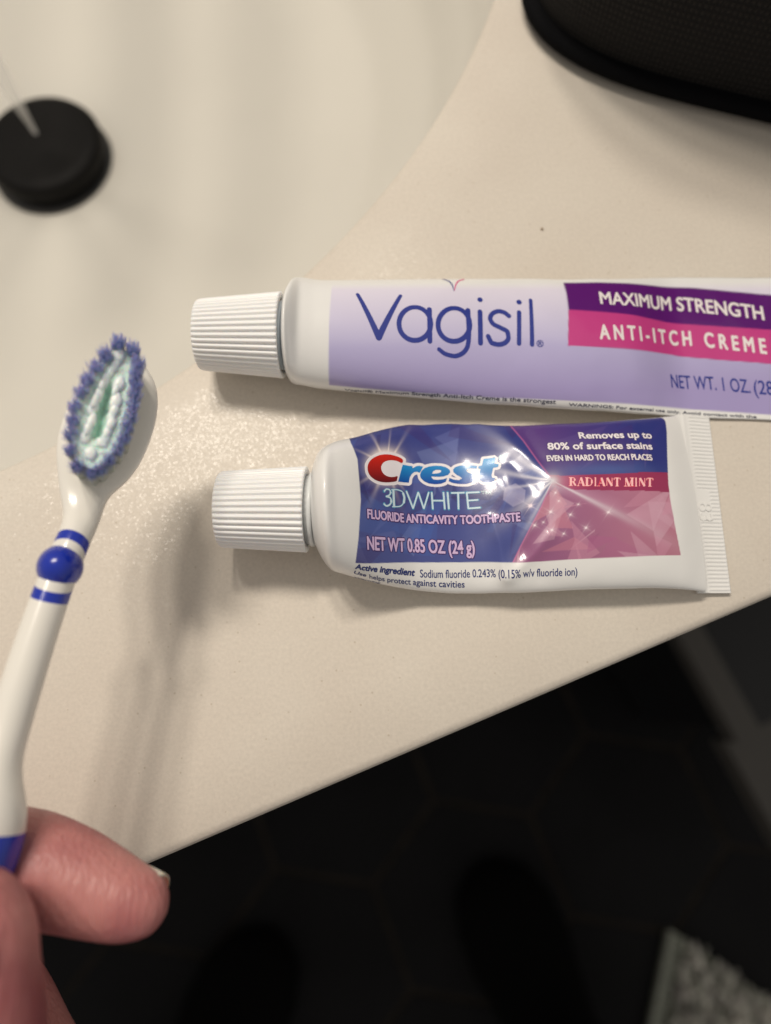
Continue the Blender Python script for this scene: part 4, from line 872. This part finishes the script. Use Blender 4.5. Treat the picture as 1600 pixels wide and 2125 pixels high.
def blob(c, a, b, h, rot, col):
    q = sV * [a, b, h]; x_ = e1 * math.cos(rot) + d2 * math.sin(rot); y_ = np.cross(zz, x_); VV.append(c + q[:, :1] * x_ + q[:, 1:2] * y_ + q[:, 2:] * zz); FF.append(sF + len(sV) * len(FF)); CC.append(np.broadcast_to(col, (len(sV), 3)))
for i in range(44):
    for j in range(76):
        a, b = 4 + i * 10 + random.gauss(0, 3), 24 + j * 6.6 + random.gauss(0, 1.5)
        k = random.uniform(.35, 1.25); blob(rp(a, b, 10 + random.uniform(0, 8)), random.uniform(6, 9.5), random.uniform(2.7, 3.9), random.uniform(4, 7), random.gauss(0, .3), np.clip(np.array([.66, .635, .57]) * k + np.array([.02, 0, .015]) * random.uniform(-1, 1), 0, .88))
o = mesh_obj('pile', np.concatenate(VV), np.concatenate(FF), RGa, rug, cols=np.concatenate(CC)); o['kind'] = 'stuff'
VV, FF, CC = [], [], []
for i in range(70): 
    for j in range(2): blob(rp(3 + i * 6, 5 + j * 9, 8.5), 2.6, 5.2, 3.5, .25 if (i % 2) else -.1, np.array([.50, .52, .45]) * random.uniform(.9, 1.1))
for i in range(80): 
    for j in range(2): blob(rp(3 + j * 7, 14 + i * 6, 8), 4.5, 2.6, 2.5, .0, np.array([.42, .45, .35]) * random.uniform(.9, 1.1))
o = mesh_obj('stitched_border', np.concatenate(VV), np.concatenate(FF), RGa, rug, cols=np.concatenate(CC)); o['kind'] = 'stuff'

# ================================================================== grey plinth / bin at the right
GB = mat('grey_painted_trim', (.085, .078, .07), .55, .4); bump(GB, 40, .0003)
DB = mat('black_plastic_bin', (.012, .012, .0135), .45, .4); bump(DB, 60, .0003)
bz = FZ + 300
q0 = P(1425, 1300, bz); q1_ = P(1555, 1530, bz); q2_ = P(1800, 1530, bz); q3 = P(1700, 1250, bz)
bn = thing('waste_bin', 'dark bin with a dull grey rim on the floor beyond the counter edge, right', 'bin', np.array([*((q0 + q2_) / 2)[:2], FZ]))
def prism(name, pts, z0, z1, m, par, bev=0):
    pts = np.array(pts); n = len(pts); V = np.concatenate([np.c_[pts[:, :2], np.full(n, z0)], np.c_[pts[:, :2], np.full(n, z1)]])
    o = mesh_obj(name, V, [list(range(n))[::-1], list(range(n, 2 * n))] + [[i, (i + 1) % n, n + (i + 1) % n, n + i] for i in range(n)], m, par, smooth=False)
    return o
fw = q1_ - q0; sd = unit(np.cross(zz, fw)); sd = -sd if sd @ (q2_ - q1_) < 0 else sd
q0 = q0 - unit(fw) * 120
prism('bin_body', [q0 + sd * 6, q1_ - unit(fw) * 6 + sd * 6, q1_ - unit(fw) * 6 + sd * 260, q0 + sd * 260], FZ + 8, bz - 25, DB, bn)
prism('bin_rim', [q0 - sd * 12, q1_ - sd * 12, q1_ + sd * 14, q0 + sd * 14], bz - 25, bz, GB, bn)
prism('bin_rim', [q1_ + unit(fw) * 0 - sd * 12 , q1_ + unit(fw) * 110 - sd * 12, q1_ + unit(fw) * 110 + sd * 270, q1_ + sd * 270], bz - 60, bz - 28, GB, bn)
prism('bin_lid', [q0 + sd * 15, q1_ - unit(fw) * 2 + sd * 15, q1_ - unit(fw) * 2 + sd * 260, q0 + sd * 260], bz - 25, bz - 8, DB, bn)

for o in bpy.data.objects:
    if '_o' in o: del o['_o']
